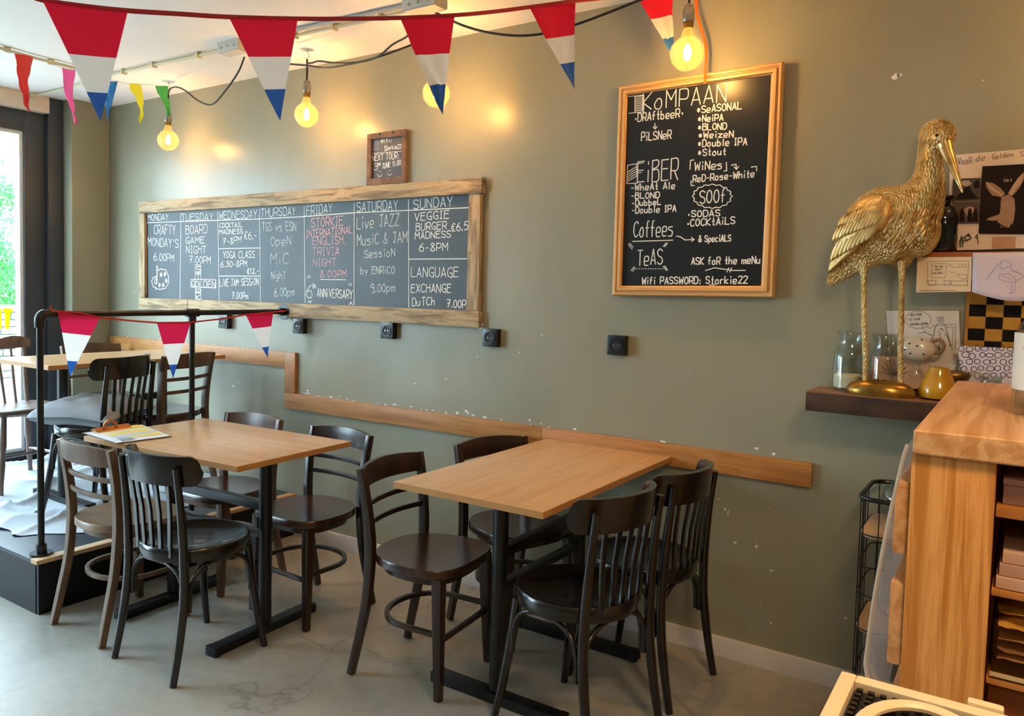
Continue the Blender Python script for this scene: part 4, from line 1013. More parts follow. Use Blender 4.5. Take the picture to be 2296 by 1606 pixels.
for side in (-1, 1):
    wg = MB(); sm = MB()
    # wing shell
    outl = [(2005, 462), (1985, 440), (1950, 442), (1915, 466), (1890, 505), (1875, 550), (1863, 600), (1885, 590), (1920, 560), (1960, 535), (1992, 515), (2008, 488)]
    ctr = (1950, 495)
    def surf(u, v, lift):
        p = PY(u, v, YS); o_ = Vector((p.x, YS+side*.25, p.z)); h = bvh.ray_cast(o_, Vector((0, -side, 0)))
        if h[0] is None or (h[0].y-YS)*side < 0.002:
            h2 = bvh.find_nearest(Vector((p.x, YS+side*.02, p.z))); return h2[0]+Vector((0, side*lift, 0)), Vector((0, side, 0))
        return h[0]+h[1]*lift, h[1]
    rr = []
    for k, lf in ((1.0, -.004), (.97, .006), (.85, .011), (.6, .014), (.3, .015), (.04, .015)):
        ring = []
        for i in range(len(outl)*3):
            a = outl[i//3]; b_ = outl[(i//3+1) % len(outl)]; q = lerp2(a, b_, (i % 3)/3); q = lerp2(ctr, q, k)
            ring.append(surf(q[0], q[1], lf)[0])
        rr.append(ring)
    wg.loft(rr); w_o = wg.build('wing', M_GOLDW, sk, off=sk.location)
    for e in w_o.data.edges: e.use_edge_sharp = False
    def row(p0, p1, n, L, W, d0, d1, lf):
        for i in range(n):
            t = i/(n-1); q = lerp2(p0, p1, t); c, nn = surf(q[0], q[1], lf)
            ang = d0+(d1-d0)*t; dv = Vector((-math.cos(ang), 0, -math.sin(ang)))
            feather(sm, c, nn*.55+Vector((0, side*.45, 0)), dv, L, W, .0026)
    row((1893, 540), (1985, 500), 9, .075, .011, 1.15, 1.0, .010)
    row((1880, 570), (1940, 545), 7, .068, .009, 1.2, .75, .008)
    row((1893, 512), (1992, 480), 12, .052, .0088, 1.15, 1.05, .013)
    row((1905, 490), (1992, 464), 12, .040, .0080, 1.1, 1.1, .013)
    row((1922, 470), (1988, 450), 10, .034, .0072, 1.0, 1.1, .013)
    so = sm.build('wing_feathers', M_GOLDW, w_o, off=sk.location); tag(so, kind='stuff')
    cf = MB()
    for i in range(60):
        u = random.uniform(2000, 2085); v = random.uniform(465, 560)
        if u > 2060 and v > 520 or u < 2015 and v < 490: continue
        c, nn = surf(u, v, -.0015); feather(cf, c, nn, Vector((-.55, 0, -1)), .030, .0065, .003)
    cf2 = cf.build('chest_feathers', M_GOLDW, bo, off=sk.location) if side == -1 else cf.build('chest_feathers', M_GOLDW, bo, off=sk.location); tag(cf2, kind='stuff')
def sp(u, v, dy=0): return PY(u, v, YS+dy)
bk = MB()
bp = [(2118, 322, -.030, 17), (2124, 340, -.036, 14), (2133, 362, -.044, 11), (2143, 390, -.052, 7.5), (2151, 412, -.058, 5), (2158, 432, -.062, 2)]
bk.tube([sp(a, b_, c) for a, b_, c, r in bp], [(r*.00135, r*.0011) for *_, r in bp], 14)
bk.build('beak', M_GOLDS, sk, off=sk.location)
MB().tube([sp(2112, 330, -.05), sp(2128, 366, -.055), sp(2144, 402, -.06), sp(2156, 428, -.0625)], [.0035, .003, .002, .001], 6).build('beak_ridge', M_GOLDS, sk, off=sk.location)
for s_ in (-1, 1):
    MB().ellipsoid(sp(2100+s_*0, 303, s_*.043), (.0065, .004, .0065), n=10, m=8).build('eye', plain('dark_gilt_eye', '#4a3a1c', .3, .7), sk, off=sk.location)
for (u0, v0, u1, v1, dy) in ((1936, 590, 1940, 872, -.036), (2022, 585, 2019, 872, -.014)):
    pts = [sp(u0, v0, dy), sp(u0+(u1-u0)*.2, v0+50, dy), sp(u0+(u1-u0)*.42, v0+120, dy), sp(u0+(u1-u0)*.47, v0+135, dy), sp(u0+(u1-u0)*.55, v0+150, dy), sp(u1, v1-90, dy), sp(u1, v1-18, dy), sp(u1, v1, dy)]
    MB().tube(pts, [.013, .0085, .0085, .0105, .0085, .0085, .0085, .014], 12).build('leg', gold('gilded_leg_%d' % u0, 160, .6), sk, off=sk.location)
bs_ = MB(); ca, cb = sp(1898, 887), sp(2056, 887); cxm = (ca.x+cb.x)/2; hw = (cb.x-ca.x)/2
rr = []
for k, z in ((.96, 0), (1.0, .008), (.97, .022), (.86, .036), (.66, .046), (.35, .050), (.04, .051)):
    rr.append([(cxm+hw*k*math.copysign(abs(math.cos(a))**.8, math.cos(a)), YS-.030+.044*k*math.sin(a)*(1+.08*math.sin(3*a)), ZS+z+.003*math.sin(2*a+1)*(1-k)) for a in [2*PI*i/36 for i in range(36)]])
bs_.loft(rr).build('rocky_base', M_GOLDB, sk, off=sk.location)

# ---------------------------------------------------------------- things on and above the shelf
def jar(x, y, z, r, h, neck, label, name='glass_jar', lip=1.12):
    t = thing(name, label, 'jar', (x, y, z))
    prof = [(r*.9, .001), (r, .006), (r, h*.55), (r*.9, h*.66), (neck, h*.75), (neck*.96, h*.86), (neck*lip, h*.97), (neck*lip*1.02, h)]
    inn = [(neck*lip*1.0, h), (neck*lip*.95, h*.97), (neck*.9, h*.86), (neck*.93, h*.76), (r*.86, h*.66), (r*.96, h*.55), (r*.96, .010), (r*.2, .008)]
    MB().lathe(prof+inn, n=32).build('glass_body', M_CLEAR, t); return t
j1 = jar(-.485, -.056, ZS, .054, .205, .038, 'clear glass jar of white sand left of the golden stork')
MB().lathe([(.002, .012), (.050, .012), (.0505, .05), (.045, .055), (.002, .050)], n=24).build('white_sand', plain('pale_sand', '#d9cfb4', .9, bump=.3, bscale=200), j1)
dr = MB()
for i in range(90):
    c = Vector((random.gauss(.055, .018), random.gauss(-.0, .014), .012+abs(random.gauss(.02, .018)))); d = Vector((random.gauss(0, 1), random.gauss(0, 1), random.gauss(0, 1))).normalized()*.012
    if (c-Vector((0, 0, c.z))).length < .057: c.x = .075
    dr.tube([c-d, c, c+d], .0012, 5)
tag(dr.build('dried_moss', plain('dried_brown_moss', '#8a6a58', .9), off=(.485, .094, -ZS)), 'heap of dried brown moss between the jar and the stork base', 'dried moss', kind='stuff')
j2 = jar(-.375, -.053, ZS, .050, .200, .040, 'second clear glass jar partly hidden behind the stork legs')
# spotted white ceramic fish-like ornament
orn = thing('spotted_ornament', 'white ceramic ornament with black dots behind the stork legs', 'ornament', PY(2058, 775, -.05))
ob = MB(); ob.ellipsoid((0, 0, -.012), (.052, .030, .040), n=24, m=14); ob.build('ceramic_body', plain('glossy_cream_ceramic', '#cfc7bb', .15, coat=.5), orn)
MB().tube(catmull([(.035, 0, .012), (.060, 0, .022), (.074, 0, .006), (.066, 0, -.018), (.044, 0, -.022)], 4), .006, 10).build('handle', plain('brown_ceramic', '#8a715c', .2), orn)
for (x, z) in ((-.022, .006), (.0, .0), (-.018, -.026), (.02, -.026), (-.035, -.015), (.012, .02)):
    rr_ = max(0.0, 1-(x/.052)**2-((z+.012)/.040)**2); MB().ellipsoid((x, -.030*math.sqrt(rr_)-.0005, z), (.0035, .0015, .0028), n=8, m=6).build('dot', M_SOCK, orn)
MB().lathe([(.02, -.105), (.024, -.10), (.012, -.07), (.012, -.048)], n=16).build('stand', M_CLEAR, orn)
# amber vase
va = thing('amber_glass_vase', 'squat amber yellow vase right of the stork base', 'vase', (-.214, -.108, ZS))
MB().lathe([(.030, .001), (.052, .006), (.058, .020), (.054, .040), (.042, .068), (.029, .098), (.0285, .102), (.026, .100), (.038, .068), (.050, .040), (.053, .022), (.045, .010), (.005, .009)], n=32).build('vase_body', None or plain('amber_glaze', '#b07d0c', .12, c2='#c99a1c', scale=8, coat=.6), va)
# jar with gilded lid
lj = thing('lidded_jar', 'low glass jar with a gold ribbed lid and knob behind the amber vase', 'jar', (-.175, -.05, ZS))
MB().lathe([(.030, .001), (.040, .01), (.040, .048), (.030, .060), (.030, .068), (.028, .060), (.037, .046), (.037, .012), (.005, .01)], n=24).build('glass_body', M_CLEAR, lj)
MB().lathe([(.042, .066), (.045, .070), (.045, .082), (.040, .088), (.01, .092)], n=30).build('ribbed_lid', plain('antique_gold', '#8a6a30', .35, .9, bump=.5, bscale=120), lj)
MB().tube([(.004, 0, .088), (.004, 0, .112)], .003, 8).build('knob', M_BRASS, lj)
lj2 = jar(-.075, -.09, ZS, .038, .085, .030, 'small clear open jar in front of the cobble pattern print')
# papers
def paper(name, px, y, label, mat, lean=.0, cat='paper', th=.0006):
    t = thing(name, label, cat, PY(*px[3], y))
    pts = [PY(u, v, y) for u, v in px]; pts[0].y += lean; pts[1].y += lean
    MB().prism(pts, (0, th, 0)).build('sheet', mat, t, off=t.location); return t
M_PAPER = plain('off_white_paper', '#d9d2c6', .8); M_PAPL = plain('lilac_white_paper', '#cfc6d2', .8); M_PINK = plain('pale_pink_card', '#d3a98c', .7); M_POST = plain('cream_poster_paper', '#e3d3c4', .6)
M_PENC = plain('pencil_grey', '#5b5660', .9); M_PENV = plain('violet_pencil', '#8d7fa3', .9); M_INK = plain('black_ink', '#15121a', .7); M_PHOTO = plain('dark_sepia_photo', '#1d1413', .6, spec=.15); M_OWL = plain('beige_owl_print', '#9a7d68', .6)
p1 = paper('stork_sketch', [(1987, 697), (2150, 697), (2155, 838), (1996, 838)], -.006, 'pencil sketch of a stork with speech bubble on white paper', M_PAPER, cat='drawing')
K1 = Pen(1840, 680, 5.734, -.0065, p1, .0011, M_PENC)
K1.lines([el(1255, 215, 165, 110), [(1290, 260), (1335, 370)], [(1365, 300), (1410, 330), (1440, 300)], [(1500, 230), (1500, 180), (1580, 180), (1580, 235), (1500, 230)], [(1520, 185), (1520, 230)], [(1540, 170), (1540, 232)], [(1560, 185), (1560, 230)], [(1430, 290), (1735, 270), (1725, 600)], [(1620, 310), (1700, 305), (1690, 600)]], name='pencil_line')
K1.lines([[(1450, 420), (1470, 320), (1510, 262), (1560, 255), (1600, 290), (1620, 350), (1660, 500), (1680, 560)], [(1600, 380), (1650, 480), (1670, 560)], [(1520, 350), (1535, 450), (1525, 560), (1500, 630), (1450, 670), (1420, 640)], [(1260, 390), (1340, 370), (1440, 420), (1450, 460)], [(1430, 440), (1400, 520), (1430, 600), (1450, 670)], el(1550, 332, 8, 8, 8), [(1560, 345), (1590, 350)]], name='pencil_line', wd=.0016)
K1.text('WELCOME', 1155, 165, 1300, 160, 28); K1.text('TO OUR', 1130, 225, 1275, 215, 28); K1.text('GOLDEN STORK', 1150, 285, 1380, 275, 26)
p2 = paper('pink_card', [(1954, 799), (2082, 801), (2084, 872), (1956, 872)], -.035, 'pale pink card with a leaf drawing behind the stork legs', M_PINK, .01, cat='card')
MB().prism([PY(u, v, -.0352) for u, v in ((2069, 801), (2081, 801), (2081, 812), (2069, 812))], (0, -.0004, 0)).build('white_label', M_PAPER, p2, off=p2.location)
K2 = Pen(1840, 680, 5.734, -.036, p2, .0013, M_PENC)
lf = []
for i in range(9):
    a = PI*(.08+.84*i/8); lf.append([(950, 930), (950+170*math.cos(a)*.6-12*math.sin(a), 930-190*math.sin(a)*.5), (950+190*math.cos(a), 930-215*math.sin(a)), (950+150*math.cos(a)*.7+14, 930-190*math.sin(a)*.5), (950, 930)])
K2.lines(lf, name='pencil_line')
rs = thing('small_wall_shelf', 'narrow reddish brown wall shelf carrying the poster and bottle', 'shelf', (-.1, -.05, 1.54))
MB().box(-.303, .35, -.09, -.002, 1.527, 1.546).build('board', wood('reddish_brown_shelf', '#8a4a22', '#a35c2e', (.2, 1, 1), .4, 10), rs, bevel=.002, off=rs.location)
# black bottle
bb = thing('black_bottle', 'black wide-shouldered bottle on the small shelf behind the stork neck', 'bottle', (-.230, -.046, 1.5465))
MB().lathe([(.035, 0), (.040, .004), (.042, .01), (.042, .105), (.039, .125), (.028, .145), (.018, .153), (.017, .168), (.028, .176), (.029, .180), (.026, .182), (.015, .178)], n=32).build('bottle_body', plain('black_glass', '#07080c', .08, coat=.5), bb)
# poster standing on it
po = paper('signed_poster', [(2130, 347), (2330, 330), (2330, 556), (2124, 562)], -.02, 'cream poster with signature and owl picture standing on the small shelf', M_POST, .012, cat='poster')
def pq(px, mat, name, y=-.0212, par=po, th=.0004): 
    return MB().prism([PY(u, v, y) for u, v in px], (0, -th, 0)).build(name, mat, par, off=par.location)
def Q(x, y): return (2030+x/5.353, 300+y/5.353)
pq([Q(925, 390), Q(1700, 350), Q(1700, 1210), Q(880, 1200)], M_PHOTO, 'owl_photograph'); pq([Q(915, 375), Q(1700, 335), Q(1700, 349), Q(925, 389)], plain('pale_mount', '#cfcbd8', .7), 'photo_border')
pq([Q(570, 540), Q(905, 530), Q(900, 790), Q(562, 805)], plain('grey_sepia_photo', '#3a3236', .5), 'group_photograph'); pq([Q(560, 820), Q(895, 808), Q(885, 1075), Q(650, 1080)], plain('sepia_photo', '#4a3a34', .5), 'group_photograph')
pq([Q(1045, 1240), Q(1325, 1235), Q(1320, 1370), Q(1040, 1375)], plain('beige_caption', '#c39c78', .7), 'caption_block')
for (pts_) in ([(590, 790), (700, 660), (760, 620), (800, 700), (880, 780)], [(640, 600), (700, 560), (760, 560), (800, 600), (740, 640)], [(820, 600), (860, 550), (895, 590), (890, 660), (830, 650)]):
    pq([Q(*a) for a in pts_], plain('light_sepia_patch', '#a8a09a', .6) if pts_[0][1] < 700 and pts_[0][0] < 700 else M_PHOTO, 'photo_figure', -.0218)
pq([Q(700, 910), Q(760, 870), Q(820, 880), Q(850, 960), Q(800, 1000), Q(740, 990)], plain('warm_photo_glow', '#b09080', .6), 'photo_figure', -.0218)
for xx in (680, 775, 840): pq([Q(xx-32, 1060), Q(xx-30, 960), Q(xx-12, 900), Q(xx+12, 900), Q(xx+28, 960), Q(xx+30, 1060)], M_PHOTO, 'photo_figure', -.0222)
owl = [[(1150, 760), (1240, 725), (1310, 780), (1320, 900), (1300, 1040), (1240, 1130), (1180, 1100), (1100, 1060), (1150, 900)], [(1150, 760), (1040, 740), (970, 640), (965, 580), (1050, 590), (1140, 650), (1200, 720)], [(1240, 725), (1290, 620), (1350, 530), (1424, 460), (1424, 540), (1370, 650), (1290, 740)], [(1150, 960), (1060, 990), (960, 1035), (1060, 1045), (1160, 1030)]]
for q_ in owl: pq([Q(*a) for a in q_], M_OWL, 'owl_print', -.0216)
Kf = Pen(2030, 300, 5.353, -.0222, po, .0012, plain('pale_owl_feather', '#c0a48e', .6))
fan = []
for i in range(9):
    t = i/8; fan.append([(1170-10*t, 735+12*t), (1075-60*t*0, 665+35*t), (968+40*t, 575+75*t)]); fan.append([(1235+40*t, 715+30*t), (1300+30*t, 610+40*t), (1415-20*t, 470+110*t)])
for i in range(8): fan.append([(1150+20*i, 800+8*(i % 3)), (1140+22*i, 930), (1120+24*i, 1060+10*(i % 4))])
for i in range(5): fan.append([(1160+18*i, 1080), (1140+26*i, 1125)]); fan.append([(1140, 970+14*i), (990+8*i, 1015+6*i)])
Kf.lines(fan, name='pencil_line')
K3 = Pen(2030, 300, 5.353, -.0222, po, .0016, M_INK)
K3.text('VooR', 630, 370, 795, 355, 75); K3.text('de', 845, 335, 955, 315, 70); K3.text('Golden', 1040, 305, 1300, 275, 60); K3.text('S', 1375, 270, 1440, 262, 60)
K3.lines([[(650, 1330), (670, 1230), (700, 1290), (650, 1290), (720, 1230), (760, 1200), (790, 1250), (730, 1290), (710, 1240), (750, 1220), (780, 1240)], [(690, 1290), (690, 1350), (655, 1355), (665, 1320), (720, 1280), (790, 1260)], [(875, 1320), (865, 1210), (840, 1240), (860, 1260)]], wd=.0022, name='signature')
K4 = Pen(2030, 300, 5.353, -.0222, po, .0008, plain('pale_print', '#d5c8bd', .7)); K4.text('Side A', 1180, 578, 1275, 570, 35)
# sketches pinned to the shelf front
p3 = paper('comic_sketch', [(2057, 577), (2179, 576), (2177, 654), (2054, 656)], -.0925, 'small pencil comic on cream paper hung from the small shelf', plain('cream_sketch_paper', '#e2cfae', .8), cat='drawing')
K5 = Pen(2030, 540, 5.02, -.0932, p3, .0009, M_PENC)
K5.lines([[(250, 235), (710, 225), (700, 505), (250, 490), (250, 235)], [(300, 260), (460, 255), (450, 415), (290, 415), (300, 260)], [(255, 445), (345, 445), (340, 500), (265, 505), (255, 445)], [(430, 450), (500, 450), (500, 495), (445, 500), (430, 450)], [(515, 455), (700, 450), (700, 505), (515, 500), (515, 455)], [(620, 380), (690, 380), (685, 430), (620, 430)], el(660, 280, 25, 22, 10), [(480, 300), (500, 260), (530, 300), (610, 300), (610, 260)], [(500, 340), (520, 360), (550, 350)], [(560, 400), (600, 370), (610, 420)]], name='pencil_line')
K5.text('YOU ARE', 325, 300, 425, 298, 18); K5.text('WHAT', 335, 335, 415, 332, 20); K5.text('GOLDEN', 305, 375, 415, 372, 20); K5.lines([[(160, 562), (570, 558)]], wd=.0014)
p4 = thing('bird_sketch', 'violet pencil bird sketch on curling white paper', 'drawing', PY(2182, 670, -.0935))
rws = []
for i in range(9):
    t = i/8; row_ = []
    for j in range(13):
        s = j/12; u = 2181+s*160; v = (567-s*2)+(655+math.sin(s*PI*.75)*22-567)*t
        row_.append(PY(u-2*t, v, -.0925-.012*t*t*math.sin(s*3)))
    rws.append(row_)
sh_ = MB(); sh_.loft(rws, closed=False, caps=False); so_ = sh_.build('sheet', M_PAPL, p4, off=p4.location, fix=False); so_.modifiers.new('thickness', 'SOLIDIFY').thickness = .0006
K6 = Pen(2030, 540, 5.02, -.108, p4, .0014, M_PENV)
K6.lines([[(915, 435), (1000, 320), (1080, 240), (1130, 225), (1190, 260), (1190, 320), (1260, 350), (1335, 400)], [(1080, 245), (1060, 300), (1110, 320), (1160, 290)], [(1070, 370), (1050, 430), (1130, 460), (1220, 470), (1335, 400)], [(1080, 380), (1160, 370), (1210, 400), (1250, 450)], [(1200, 480), (1195, 590), (1160, 590)], [(1240, 470), (1230, 580), (1200, 585)], [(1320, 380), (1200, 340)], [(1100, 400), (1180, 430)]], name='pencil_line')
# chess board
ch = thing('chess_board', 'wooden chess board standing against the wall under the sketches', 'chess board', (-.08, -.03, 1.25))
cx0, cz0, sq_ = -.1465, 1.228, .0465
MB().box(-.156, .235, -.022, -.010, 1.218, 1.522).build('board_frame', wood('orange_maple_border', '#a86c1e', '#c08530', (.4, 1, .4), .35, 12), ch, off=ch.location, bevel=.002)
M_CHD = plain('black_brown_square', '#120c0a', .6, spec=.15); M_CHL = wood('golden_maple_square', '#a8701c', '#c08a30', (.3, 1, 1), .35, 12)
for i in range(8):
    for j in range(7):
        x = cx0+i*sq_; z = cz0+j*sq_*.83
        MB().box(x, x+sq_-.0008, -.0232, -.021, z, z+sq_*.83-.0008).build('board_square', M_CHD if (i+j) % 2 == 1 else M_CHL, ch, off=ch.location)
# cobble pattern print
cp = thing('cobble_pattern_print', 'white print of black outlined cobbles leaning before the chess board', 'print', PY(2160, 845, -.06))
MB().prism([PY(u, v, -.06) for u, v in ((2146, 775), (2320, 784), (2330, 862), (2160, 862))], (0, .001, 0)).build('sheet', plain('white_print_paper', '#d6cfdc', .7), cp, off=cp.location)
cbm = MB(); Pn = Pen(2030, 540, 5.02, -.0603, cp, .0016, M_INK)
cells = []
for rI in range(5):
    for cI in range(9):
        cells.append((620+cI*95+(rI % 2)*46+random.uniform(-12, 12), 1215+rI*75+random.uniform(-8, 8)))
for (x, y) in cells:
    k = random.randint(6, 8); f0, f1 = random.uniform(.72, 1.12), random.uniform(.8, 1.08); pl_ = [(x+46*f0*random.uniform(.82, 1.0)*math.cos(a*2*PI/k), y+37*f1*random.uniform(.82, 1.0)*math.sin(a*2*PI/k)) for a in range(k)]; pl_ = [((a[0]+b[0]*2)/3, (a[1]+b[1]*2)/3) if q else ((a[0]*2+b[0])/3, (a[1]*2+b[1])/3) for a, b in zip(pl_, pl_[1:]+pl_[:1]) for q in (0, 1)]; pl_.append(pl_[0])
    ribbon(cbm, [Pn.P(*q) for q in pl_], .0019, -.0603)
cbm.build('cobble_outline', M_INK, cp, off=cp.location, smooth=False, fix=False)

# ---------------------------------------------------------------- wire rack by the wall
rk = thing('wire_rack', 'black wire rack with wooden shelves between the wall and the bar', 'rack', (-.30, -.21, 0))
ra_ = (-.395, -.10, -.34, -.03)   # x0,x1,y0,y1
def ringp(x0, x1, y0, y1, z, r=.05):
    P = []
    for (cx, cy, a0) in ((x1-r, y1-r, 0), (x0+r, y1-r, PI/2), (x0+r, y0+r, PI), (x1-r, y0+r, 3*PI/2)):
        for i in range(6): a = a0+PI/2*i/5; P.append((cx+r*math.cos(a), cy+r*math.sin(a), z))
    P.append(P[0]); return P
M_WIRE = plain('black_wire', '#0c0c0d', .35)
MB().tube(ringp(*ra_, .772), .0075, 8).build('top_hoop', M_WIRE, rk, off=rk.location)
for z in (.66, .56, .47, .36, .20, .05): MB().tube(ringp(*ra_, z), .002, 6).build('wire_hoop', M_WIRE, rk, off=rk.location)
rp = ringp(*ra_, 0); 
for (x, y) in [(ra_[0], ra_[2]+.055), (ra_[0], ra_[2]+.10), (ra_[0], ra_[2]+.15), (ra_[0], ra_[2]+.2), (ra_[0]+.015, ra_[2]+.015), (ra_[0]+.06, ra_[2]), (ra_[0]+.02, ra_[3]-.02), (ra_[1]-.015, ra_[2]+.015), (ra_[1], ra_[2]+.1), (ra_[1], ra_[2]+.2), (ra_[1]-.02, ra_[3]-.02), (ra_[1]-.05, ra_[2])]:
    MB().tube([(x, y, 0), (x, y, .772)], .0017, 6).build('upright_wire', M_WIRE, rk, off=rk.location)
M_RKW = wood('pale_oak_rack_shelf', '#b09070', '#c8aa88', (1, .2, 1), .5, 9, .05, c3='#98775a')
for z in (.650, .350, .060): MB().prism(ringp(ra_[0]+.005, ra_[1]-.005, ra_[2]+.005, ra_[3]-.005, z)[:-1], (0, 0, .014)).build('shelf_board', M_RKW, rk, off=rk.location, bevel=.002)
gb = thing('glass_bowl', 'clear glass bowl resting tilted on the top shelf of the wire rack', 'bowl', (-.27, -.19, .745)); gb.rotation_euler = (0, .45, 0)
MB().lathe([(.02, -.078), (.055, -.068), (.078, -.035), (.082, 0), (.07, .045), (.05, .062), (.048, .060), (.067, .043), (.079, 0), (.075, -.034), (.052, -.065), (.005, -.074)], n=32).build('bowl_body', M_CLEAR, gb)
rb_ = thing('rolled_magazine', 'rolled white magazine leaning on the middle shelf of the wire rack', 'magazine', (-.27, -.21, .366))
MB().tube([(-.035, 0, .004), (.01, .01, .10), (.035, .012, .16)], .020, 14).build('paper_roll', plain('white_magazine_paper', '#cfcac2', .6), rb_)
MB().tube([(-.0345, 0, .012), (-.0325, 0, .018)], .0206, 14).build('printed_band', M_INK, rb_); MB().tube([(-.021, 0, .034), (-.018, 0, .040)], .0206, 14).build('printed_band', M_INK, rb_)
lb_ = thing('folded_cloth', 'folded pink and dark cloth on the lowest shelf of the wire rack', 'cloth', (-.26, -.2, .075))
MB().box(-.08, .1, -.06, .06, 0, .03).build('dark_fold', plain('dark_purple_cloth', '#2a1a22', .9), lb_, bevel=.012); MB().box(-.07, .09, -.055, .055, .031, .055).build('pink_fold', plain('dusty_pink_cloth', '#b99aa0', .9), lb_, bevel=.01)

# ---------------------------------------------------------------- bar shelf unit
ZB = 1.15; BX = -.158; BY = -1.35
br = thing('bar_shelf_unit', 'orange varnished pine bar unit with thick worktop and open shelves', 'bar', (.3, -.8, 0))
ct = MB().box(BX, 1.1, BY, -.215, ZB-.046, ZB); ct.build('worktop', M_BART, br, bevel=.008, seg=3, off=br.location)
MB().box(-.160, -.026, -1.335, -1.295, 0, ZB-.047).build('end_post', M_BAR, br, bevel=.004, off=br.location)
for z0_, z1_ in ((.905, 1.045), (.690, .850), (.44, .60), (.20, .36)):
    MB().box(-.186, -.1605, -1.325, -.37, z0_, z1_).build('side_plank', M_BART, br, bevel=.008, off=br.location)
MB().box(-.158, -.13, -1.29, -.36, 0, ZB-.047).build('side_panel', M_BAR, br, off=br.location)
MB().box(-.129, 1.08, -.39, -.36, 0, ZB-.047).build('rear_panel', M_BAR, br, off=br.location)
M_BSH = wood('honey_pine_shelf', '#a5672a', '#bd7c38', (.2, 1, 1), .4, 12)
for z in (1.005, .862, .70): MB().box(-.024, 1.08, -1.325, -.395, z, z+.020 if z > 1 else z+.012).build('shelf_board', M_BSH, br, bevel=.003, off=br.location)
MB().box(-.024, 1.08, -1.29, -.9, .0, .03).build('base_board', M_BSH, br, off=br.location)
M_CARD = plain('greyish_pink_card', '#a88a80', .7)
tg = thing('card_box', 'flat mauve-grey cardboard box on the upper bar shelf', 'box', (.13, -1.17, 1.0255)); MB().box(-.145, .3, -.13, .16, 0, .034).build('box_body', M_CARD, tg, bevel=.002); MB().box(-.146, .301, -.131, .1, .0345, .046).build('box_lid', plain('pale_mauve_card', '#b89a90', .7), tg, bevel=.002)
for k in range(3):
    pk = MB().box(-.018+.004*k, .25, -1.318+.006*k, -1.08, .8755+k*.022, .8755+k*.022+.021).build('paper_stack', plain('pale_pink_paper_%d' % k, ('#c8a48c', '#b89684', '#caa893')[k], .7), bevel=.002)
    tag(pk, ('lowest pink paper stack on the middle bar shelf', 'second pink paper stack on the middle bar shelf', 'topmost pink paper stack on the middle bar shelf')[k], 'paper stack', 'pink paper stacks on the bar shelf')
# crumpled packets in a clear tray
tr = thing('clear_tray', 'clear plastic tray of yellow packets on the lower bar shelf', 'tray', (.12, -1.2, .7125))
tm = MB(); tm.box(-.135, .3, -.122, .14, 0, .004).box(-.135, .3, -.124, -.121, 0, .11).box(-.137, -.134, -.124, .14, 0, .11); tm.build('tray_body', glassy('yellowish_clear_plastic', (.93, .9, .8), .12), tr)
MB().box(-.139, .3, -.127, -.119, .004, .010).build('tray_rim', plain('pale_plastic_rim', '#c9b088', .4), tr)
def crumple(name, x0, x1, y0, y1, z, amp, mat, label, seed):
    N = 22; m = MB()
    for s in (0, 1):
        for i in range(N+1):
            for j in range(N+1):
                u, v = i/N, j/N; e = min(1, min(u, 1-u, v, 1-v)*8)
                m.v.append((x0+(x1-x0)*u+.004*noise.noise(Vector((v*6, seed, 0))), y0+(y1-y0)*v+.006*noise.noise(Vector((u*7, seed, 3))), z+(1 if s else -.6)*amp*e*.5+amp*.9*noise.noise(Vector((u*5, v*5, seed)))+amp*.4*noise.noise(Vector((u*14, v*14, seed)))))
    K = N+1
    for s in (0, 1):
        for i in range(N):
            for j in range(N):
                b_ = s*K*K; q = (b_+i*K+j, b_+(i+1)*K+j, b_+(i+1)*K+j+1, b_+i*K+j+1); m.face(q if s else q[::-1])
    o = m.build(name, mat, fix=False); 
    for e in o.data.edges: e.use_edge_sharp = False
    return tag(o, label, 'packet', 'crumpled packets in the clear tray')
M_YP = plain('yellow_packet_foil', '#d8a436', .35, coat=.4); M_PP = plain('pink_beige_packet', '#c69a7c', .45)
crumple('snack_packet', -.012, .28, -1.31, -1.08, .830, .016, M_YP, 'topmost bright yellow crumpled packet in the tray', 1.3)
crumple('snack_packet', -.010, .28, -1.312, -1.08, .806, .013, plain('ochre_packet_foil', '#cf9c4a', .4), 'ochre crumpled packet just under the yellow one', 4.1)
crumple('snack_packet', -.010, .28, -1.312, -1.08, .784, .010, M_PP, 'beige crumpled packet in the middle of the tray stack', 7.7)
crumple('snack_packet', -.010, .28, -1.312, -1.08, .764, .010, plain('mauve_packet', '#a8806c', .5), 'mauve-brown crumpled packet near the tray bottom', 9.2)
crumple('snack_packet', -.010, .28, -1.312, -1.08, .744, .009, M_PP, 'lowest beige crumpled packet in the tray', 12.9)
bx = thing('brown_box', 'reddish brown box under the tray shelf', 'box', (.13, -1.16, .031)); MB().box(-.15, .35, -.14, .2, 0, .66).build('box_body', plain('reddish_brown_card', '#8a4a1c', .5, c2='#7a3f16', scale=3), bx, bevel=.003)
# plastic film hanging along the side of the bar
fm = MB(); rws = []
for i in range(25):
    t = i/24; z = 1.118-.50*t; row_ = []
    for j in range(9):
        s = j/8; y = -1.335+.40*s
        x = -.168-(.060*t**.8 if t < .88 else .060*.9*(1-((t-.88)/.12)**2*.6))*(.8+.2*math.cos(s*3))-.006*math.sin(s*8+t*4)*t
        row_.append((x, y, z))
    rws.append(row_)
fm.loft(rws, closed=False, caps=False); fo = fm.build('plastic_film', sheer('milky_plastic_film', '#cfc8c8', .35, .62, .2), fix=False); tag(fo, 'milky plastic film hanging down the left side of the bar unit', 'plastic film')
fo.modifiers.new('thickness', 'SOLIDIFY').thickness = .001
MB_rim = MB().tube([(r_[0][0], r_[0][1], r_[0][2]) for r_ in rws], .0035, 8).build('rolled_edge', sheer('milky_film_edge', '#d8d0c4', .3, .15, .3), fo)
